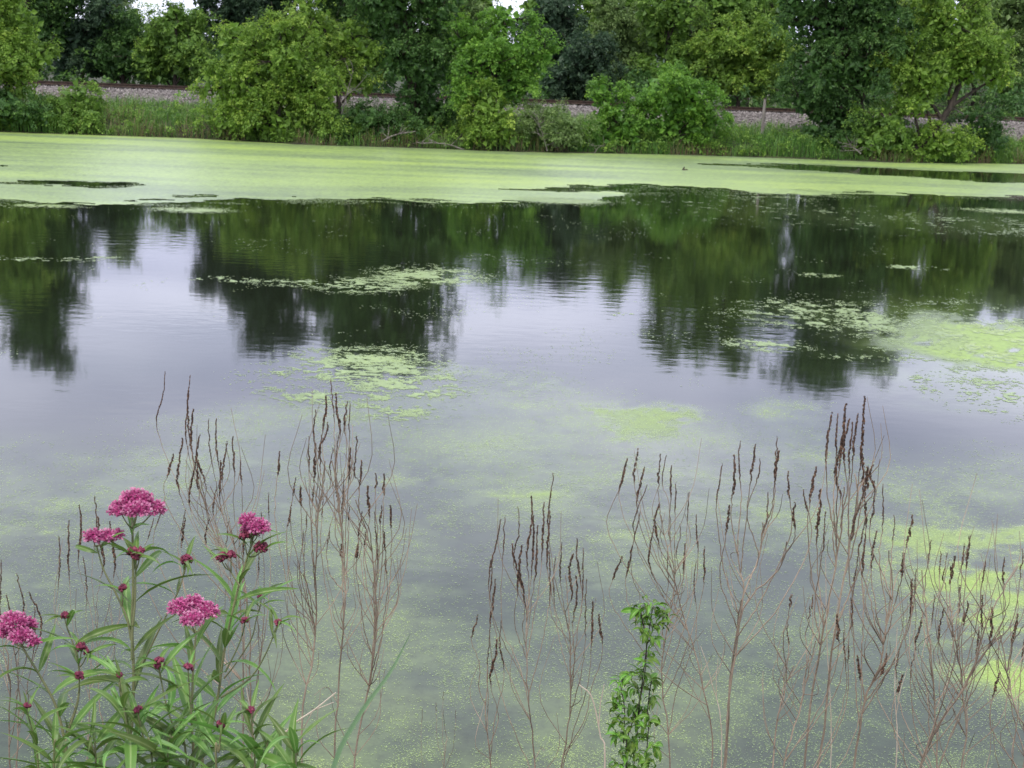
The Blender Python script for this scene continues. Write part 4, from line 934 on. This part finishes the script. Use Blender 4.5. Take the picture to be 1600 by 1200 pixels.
def leaf_mesh(name, L_, W_, droop, fold, mat, widest=0.38, twist=0.0, wav=0.0):
    nu = 9; u = np.linspace(0, 1, nu)
    ang = 0.35 - droop * u                      # pitch along the leaf
    ds = L_ / (nu - 1)
    x = np.concatenate([[0], np.cumsum(np.cos(ang[:-1]) * ds)]); z = np.concatenate([[0], np.cumsum(np.sin(ang[:-1]) * ds)])
    w_ = W_ * np.where(u < widest, np.sin(u / widest * math.pi / 2) ** 0.8, np.cos((u - widest) / (1 - widest) * math.pi / 2) ** 1.1) + 0.0006
    V, A = [], []
    for i in range(nu):
        for v in (-1, -0.5, 0, 0.5, 1):
            tw = twist * u[i]
            yy = v * w_[i] * .5; zz = abs(v) * w_[i] * .5 * fold + wav * w_[i] * math.sin(u[i] * 14 + v * 2) * abs(v)
            V.append([x[i] - zz * math.sin(ang[i]), yy * math.cos(tw), z[i] + zz * math.cos(ang[i]) + yy * math.sin(tw)])
            A.append(1.0 if v == 0 else 0.25 + 0.3 * abs(v))
    return mesh_data(name, V, [grid_faces(nu, 5)], MAT[mat], {'tint': A}, smooth=True)
MWL = [leaf_mesh('leaf', 0.125, 0.0130, d, f, 'mw_leaf', 0.35, tw, 0.05) for d, f, tw in ((0.5, .35, .2), (0.9, .45, -.4), (1.3, .5, .5), (1.9, .4, -.3), (0.7, .6, .6))]
VNL = [leaf_mesh('leaf', 0.050, 0.0145, d, f, 'vine_leaf', 0.4, tw, 0.06) for d, f, tw in ((1.0, .4, .3), (1.6, .5, -.4), (2.2, .4, .5))]
def put_leaf(meshes, p, d, scale, parent, off, rg, roll=None):
    d = unit(np.asarray(d, float)); x = Vector(d)
    z = Vector((0, 0, 1)); y = z.cross(x)
    if y.length < 1e-3: y = Vector((0, 1, 0))
    y.normalize(); z = x.cross(y)
    m = Matrix((x, y, z)).transposed().to_4x4() @ Matrix.Rotation(rg.normal(0, .35) if roll is None else roll, 4, 'X')
    o = link('leaf', meshes[rg.integers(len(meshes))], parent)
    o.matrix_local = Matrix.Translation(Vector(p - off)) @ m @ Matrix.Diagonal((scale, scale * rg.uniform(.8, 1.25), scale, 1))
    return o

def flower_head(subs, stem_top, parent, off, rg, name='flower_head', kind='open', fr=0.0042):
    """subs: (centre, rx, rz) of the partial umbels"""
    b = MB()
    for c, rx, rz in subs:
        jn = stem_top
        b.tube(curve([jn, jn * .5 + (c - [0, 0, rz * .5]) * .5 + [0, 0, -.004], c - [0, 0, rz * .55]], 6) - off, [.0015, .0013, .0012, .0011, .001, .001], 4, m=0)
        area = 2.6 * math.pi * rx * (rx * .5 + rz * .8)
        if kind == 'open':
            nf = int(area / (fr * fr * 2.3)); g = (1 + 5 ** .5) / 2
            i = np.arange(nf) + .5
            ct = 1 - 1.45 * i / nf; st = np.sqrt(np.maximum(0, 1 - ct ** 2)); ph = 2 * math.pi * i / g
            D = unit(np.stack([st * np.cos(ph), st * np.sin(ph), ct], 1) + rg.normal(0, .10, (nf, 3)))
            C = c + D * np.array([rx, rx, rz]) * rg.uniform(.86, 1.06, (nf, 1))
            for q in range(nf):
                d = D[q]; p = C[q]
                s1 = unit(np.cross(d, [.3, .5, .81])); s2 = np.cross(d, s1)
                f = fr * rg.uniform(.8, 1.15); tn = rg.random()
                V, F = [p - off], []
                ph0 = rg.uniform(0, 6.28)
                for k in range(5):      # reflexed petals
                    a = ph0 + k * 2 * math.pi / 5
                    e = math.cos(a) * s1 + math.sin(a) * s2; e2 = -math.sin(a) * s1 + math.cos(a) * s2
                    V += [p + e * f * .75 + e2 * f * .38 - d * f * .25 - off, p + e * f * 1.15 - d * f * .85 - off, p + e * f * .75 - e2 * f * .38 - d * f * .25 - off]
                    F += [[0, 1 + 3 * k, 2 + 3 * k], [0, 2 + 3 * k, 3 + 3 * k]]
                b.add(V, F, None, tn, 1)
                V, F = [p + d * f * .75 - off], []  # corona of five hoods
                for k in range(5):
                    a = ph0 + .3 + k * 2 * math.pi / 5
                    e = math.cos(a) * s1 + math.sin(a) * s2
                    V += [p + e * f * .50 + d * f * .95 - off]
                for k in range(5):
                    a = ph0 + .3 + (k + .5) * 2 * math.pi / 5
                    e = math.cos(a) * s1 + math.sin(a) * s2
                    V += [p + e * f * .30 + d * f * .05 - off]
                for k in range(5):
                    F += [[0, 1 + k, 6 + k], [0, 6 + k, 1 + (k + 1) % 5], [1 + k, 6 + (k - 1) % 5, 6 + k]]
                b.add(V, F, None, rg.random(), 2)
        else:
            nf = max(14, int(area / (0.0028 ** 2 * 2.2)))
            D = unit(rg.normal(size=(nf, 3))); D[:, 2] = np.where(D[:, 2] < -.3, -D[:, 2], D[:, 2])
            C = c + D * np.array([rx, rx, rz]) * rg.uniform(.75, 1.05, (nf, 1))
            b.octa(C - off, np.array([.0026, .0026, .0036])[None] * rg.uniform(.8, 1.2, (nf, 1)), rg.random(nf), 3)
            b.octa([c - off], np.array([[rx * .7, rx * .7, rz * .7]]), 0.2, 3)
    return b.build(name, [MAT['mw_stem'], MAT['petal'], MAT['corona'], MAT['bud']], parent)

def milkweed(label, Y, seed, stems):
    """stems: dict(pts, heads=[(x,y,w,h,[subs])], bud=(x,y,w), leaf spacing)"""
    rg = np.random.default_rng(seed)
    p0 = at(*stems[0]['pts'][-1], Y)
    base = np.array([p0[0], Y, float(ground_z(p0[0], Y))])
    root = thing('milkweed', label, 'wildflower', base, 'pink milkweed clump at lower left')
    k = Y / F_PX
    for s in stems:
        pts = [at(x, y, Y + s.get('dy', 0)) for x, y in s['pts']]
        if s.get('ground', True):
            lo = np.array([pts[-1][0] + rg.normal(0, .02), Y, base[2] - .02])
            pts = pts + [pts[-1] * .5 + lo * .5 + rg.normal(0, .01, 3), lo]
        P = curve(pts, 40)[::-1]
        thick = s.get('r', 0.0032) * 0.8
        b = MB(); b.tube(P - base, np.linspace(thick * 1.15, thick * .62, 40), 7)
        st = b.build('stem', MAT['mw_stem'], root, True)
        # opposite leaf pairs
        seg = np.concatenate([[0], np.cumsum(np.linalg.norm(np.diff(P, axis=0), axis=1))])
        sp_ = s.get('gap', 0.042); pos = seg[-1] - s.get('first', 0.03); ph = rg.uniform(0, 3.14)
        while pos > max(0.12, seg[-1] - s.get('span', 9)):
            p = np.array([np.interp(pos, seg, P[:, i]) for i in range(3)])
            age = min(1, (seg[-1] - pos) / 0.2 + 0.55)
            for q in (0, math.pi):
                if rg.random() < 0.04: continue
                a = ph + q + rg.normal(0, .25)
                d = [math.cos(a), math.sin(a) * .9, rg.uniform(0.05, 1.0) * (1.3 - age * .5)]
                put_leaf(MWL, p, d, age * rg.uniform(.75, 1.2) * s.get('ls', 1), st, base, rg)
            if rg.random() < .35:
                put_leaf(MWL, p, [rg.normal(), rg.normal(), .6], age * .45, st, base, rg)
            ph += math.pi / 2 + rg.normal(0, .3); pos -= sp_ * rg.uniform(.8, 1.25)
        for hd in s.get('heads', []):
            subs = [(at(x, y, Y + s.get('dy', 0) + dz), rx * k, rz * k) for x, y, rx, rz, dz in hd]
            flower_head(subs, P[-1], st, base, rg)
        for (x, y, w_) in s.get('buds', []):
            c = at(x, y, Y + s.get('dy', 0) - .01)
            j = P[np.argmin(np.linalg.norm(P - (c - [0, 0, .03]), axis=1))]
            flower_head([(c, w_ * k * .5, w_ * k * .48)], j, st, base, rg, 'bud_cluster', 'bud')
            for q in range(4):
                a = rg.uniform(0, 6.28)
                put_leaf(MWL, c - [0, 0, w_ * k * .4], [math.cos(a), math.sin(a), .5], rg.uniform(.22, .5), st, base, rg)
    return root

milkweed('tallest pink milkweed, with the broad topmost flower head and a flatter head to its left', 2.05, 201, [
    dict(pts=[(207, 826), (208, 920), (206, 976), (209, 1060), (206, 1130), (204, 1200)], r=.0036, first=.012, gap=.034,
         heads=[[(213, 783, 26, 18, 0.0), (190, 797, 20, 13, -.02), (238, 795, 21, 13, .01), (214, 797, 20, 12, -.035), (205, 781, 16, 12, .03)]]),
    dict(pts=[(151, 853), (162, 890), (180, 925), (198, 965), (205, 1000)], ground=False, r=.0022, dy=-.03, first=.012, gap=.035,
         heads=[[(146, 839, 15, 12, -.01), (165, 838, 13, 9, 0), (181, 836, 12, 8, .02)]], buds=[(192, 920, 13)]),
    dict(pts=[(212, 876), (211, 940), (207, 985), (206, 1030)], ground=False, r=.0024, dy=-.05, first=.008, gap=.034, buds=[(208, 864, 18), (219, 863, 15), (213, 870, 16)]),
    dict(pts=[(289, 884), (283, 912), (272, 938), (248, 985), (222, 1040)], ground=False, r=.0018, dy=.02, first=.008, gap=.036, buds=[(291, 876, 19)], ls=.8)])
milkweed('pink milkweed with a small domed flower head at the upper right of the patch', 2.15, 202, [
    dict(pts=[(394, 848), (374, 912), (352, 1008), (340, 1092), (326, 1156), (316, 1200)], r=.0034, first=.01, gap=.032,
         heads=[[(388, 815, 14, 13, 0), (405, 824, 17, 12, -.015), (395, 828, 18, 11, .01)]], buds=[(408, 857, 22), (382, 838, 16)]),
    dict(pts=[(352, 880), (366, 902), (374, 915)], ground=False, r=.0018, dy=-.02, first=.006, gap=.03, span=.05, buds=[(346, 872, 18), (361, 868, 14)]),
    dict(pts=[(436, 968), (416, 1020), (390, 1060), (345, 1090)], ground=False, r=.0019, dy=-.06, first=.005, gap=.03, buds=[(434, 974, 11)], ls=.75),
    dict(pts=[(408, 940), (400, 970), (392, 1000), (366, 1040), (350, 1060)], ground=False, r=.0016, dy=.05, first=.01, gap=.034, buds=[(408, 934, 10)], ls=.75),
    dict(pts=[(383, 976), (372, 1010), (352, 1050)], ground=False, r=.0016, dy=-.09, first=.006, gap=.028, buds=[(382, 971, 11)], ls=.8)])
milkweed('pink milkweed with the four-lobed flower head low in the middle of the patch', 1.95, 203, [
    dict(pts=[(306, 991), (301, 1060), (300, 1144), (302, 1200)], r=.003, first=.025, gap=.034,
         heads=[[(282, 950, 19, 14, 0), (303, 943, 16, 13, .02), (323, 955, 19, 14, .01), (300, 968, 17, 13, -.03)]]),
    dict(pts=[(249, 1046), (259, 1098), (276, 1150), (292, 1200)], r=.0022, dy=-.05, first=.008, gap=.032, buds=[(249, 1034, 15), (248, 1042, 15)]),
    dict(pts=[(294, 1052), (297, 1090), (300, 1130)], ground=False, r=.0018, dy=-.06, first=.01, gap=.03, buds=[(294, 1044, 13)], ls=.8),
    dict(pts=[(216, 1118), (226, 1160), (238, 1200)], r=.0022, dy=-.1, first=.008, gap=.026, buds=[(216, 1111, 14)])])
milkweed('pink milkweed with the round flower head at the left edge, stem leaning right', 2.0, 204, [
    dict(pts=[(34, 1010), (60, 1052), (86, 1100), (100, 1152), (106, 1200)], r=.0032, first=.01, gap=.038,
         heads=[[(22, 972, 22, 15, 0), (44, 978, 14, 13, .02), (10, 988, 17, 13, .01), (34, 994, 18, 12, -.02), (52, 1002, 11, 8, -.02)]]),
    dict(pts=[(102, 972), (120, 1025), (124, 1064), (120, 1100), (102, 1150)], ground=False, r=.002, dy=.03, first=.008, gap=.034, buds=[(101, 963, 14), (127, 1013, 17), (136, 1020, 12)]),
    dict(pts=[(124, 1066), (121, 1100), (104, 1150)], ground=False, r=.002, dy=-.05, first=.006, gap=.026, buds=[(124, 1057, 14)]),
    dict(pts=[(42, 1110), (52, 1150), (60, 1200)], r=.002, dy=-.06, first=.008, gap=.026, buds=[(42, 1104, 11)], ls=.85)])
milkweed('leafy milkweed shoots with small buds filling the bottom of the patch', 1.85, 205, [
    dict(pts=[(345, 1142), (342, 1175), (338, 1200)], r=.0022, first=.008, gap=.026, buds=[(345, 1133, 13)]),
    dict(pts=[(186, 1066), (196, 1120), (204, 1172), (206, 1200)], r=.0022, first=.004, gap=.03, buds=[(187, 1056, 9)]),
    dict(pts=[(392, 1118), (396, 1160), (398, 1200)], r=.002, first=.008, gap=.026, buds=[(392, 1110, 12)]),
    dict(pts=[(140, 1150), (148, 1180), (150, 1200)], r=.002, first=.004, gap=.026),
    dict(pts=[(466, 1180), (462, 1200)], r=.0024, first=.002, gap=.02, dy=-.05),
    dict(pts=[(90, 1165), (84, 1200)], r=.002, first=.004, gap=.024),
    dict(pts=[(270, 1150), (262, 1200)], r=.002, first=.004, gap=.026),
    dict(pts=[(425, 1160), (415, 1200)], r=.002, first=.004, gap=.024)])

# leafy vine
def vine():
    rg = np.random.default_rng(301); Y = 3.1
    p0 = at(985, 1200, Y); base = np.array([p0[0], Y, float(ground_z(p0[0], Y))])
    root = thing('leafy_vine', 'bright green leafy vine climbing the dead stems at bottom right of centre', 'vine', base)
    SP = [[(1020, 948), (1012, 1000), (1004, 1060), (996, 1130), (990, 1200)], [(1000, 952), (1010, 1010), (1003, 1080), (985, 1140), (980, 1200)], [(968, 1062), (976, 1110), (974, 1160), (978, 1200)], [(1018, 1060), (1012, 1110), (1008, 1200)]]
    ST = []
    for pts in SP:
        P = curve([at(x, y, Y + rg.uniform(-.03, .03)) for x, y in pts] + [base + rg.normal(0, .02, 3) * [1, 1, 0]], 50)
        b = MB(); b.tube(P - base, 0.0013, 5); ST.append((P, b.build('stem', MAT['bark'], root, True)))
    tufts = [(995, 952, 7), (1008, 946, 6), (1030, 950, 7), (1042, 962, 6), (1016, 962, 7), (1003, 972, 7), (1028, 975, 6), (1012, 990, 7), (1022, 1000, 5), (1012, 1018, 5), (1008, 1036, 5),
             (966, 1064, 8), (982, 1056, 6), (1000, 1052, 6), (1016, 1066, 8), (972, 1082, 9), (994, 1078, 8), (1020, 1090, 8), (962, 1104, 9), (984, 1104, 9), (1008, 1108, 8), (970, 1126, 8), (994, 1130, 9), (1020, 1124, 7),
             (964, 1150, 9), (984, 1154, 8), (1008, 1152, 8), (1024, 1166, 6), (972, 1176, 9), (996, 1178, 9), (1014, 1188, 8), (962, 1196, 8), (985, 1200, 8), (1002, 1206, 8), (980, 1225, 8), (1005, 1232, 8)]
    for x, y, nl in tufts:
        p = at(x + rg.normal(0, 3), y, Y + rg.uniform(-.05, .04))
        k = int(np.argmin([np.min(np.linalg.norm(Pq - p, axis=1)) for Pq, _ in ST])); Pq, st = ST[k]
        c0 = Pq[np.argmin(np.linalg.norm(Pq - (p - [0, 0, .012]), axis=1))]
        b = MB(); b.tube(curve([c0, c0 * .5 + p * .5 + [0, 0, .004], p], 5) - base, .0008, 4); b.build('twig', MAT['mw_stem'], root)
        for q in range(int(nl * 1.9)):
            a = rg.uniform(0, 6.28)
            put_leaf(VNL, p + rg.normal(0, .006, 3), [math.cos(a), math.sin(a), rg.uniform(-.9, .5)], rg.uniform(.3, .85), st, base, rg)
vine()
# grass blade close to the lens
P = curve([at(480, 1420, 1.15), at(518, 1210, 1.15), at(560, 1120, 1.15), at(610, 1050, 1.16), at(641, 990, 1.18)], 16)
Tn = unit(np.gradient(P, axis=0)); Sd = unit(np.cross(Tn, [0, 1, 0]))
wd = 0.0036 * np.sin(np.linspace(0.9, math.pi - .02, 16)) ** .8
V = np.concatenate([P - Sd * wd[:, None] * .6, P + [0, .0015, 0], P + Sd * wd[:, None] * .6])
F = [[j * 16 + i, j * 16 + i + 1, (j + 1) * 16 + i + 1, (j + 1) * 16 + i] for j in (0, 1) for i in range(15)]
g = np.array([P[0][0] - .03, 1.1, float(ground_z(0, 1.1))])
b = MB(); b.add(V, None, F, .6); b.tube([g, g * .5 + P[0] * .5 + [.01, 0, 0], P[0]], [.002, .002, .0024], 5, cap=False)
tag(b.build('grass_blade', MAT['blade'], None, True), 'single pale green grass blade slanting up right of the milkweed, close to the camera', 'grass blade')
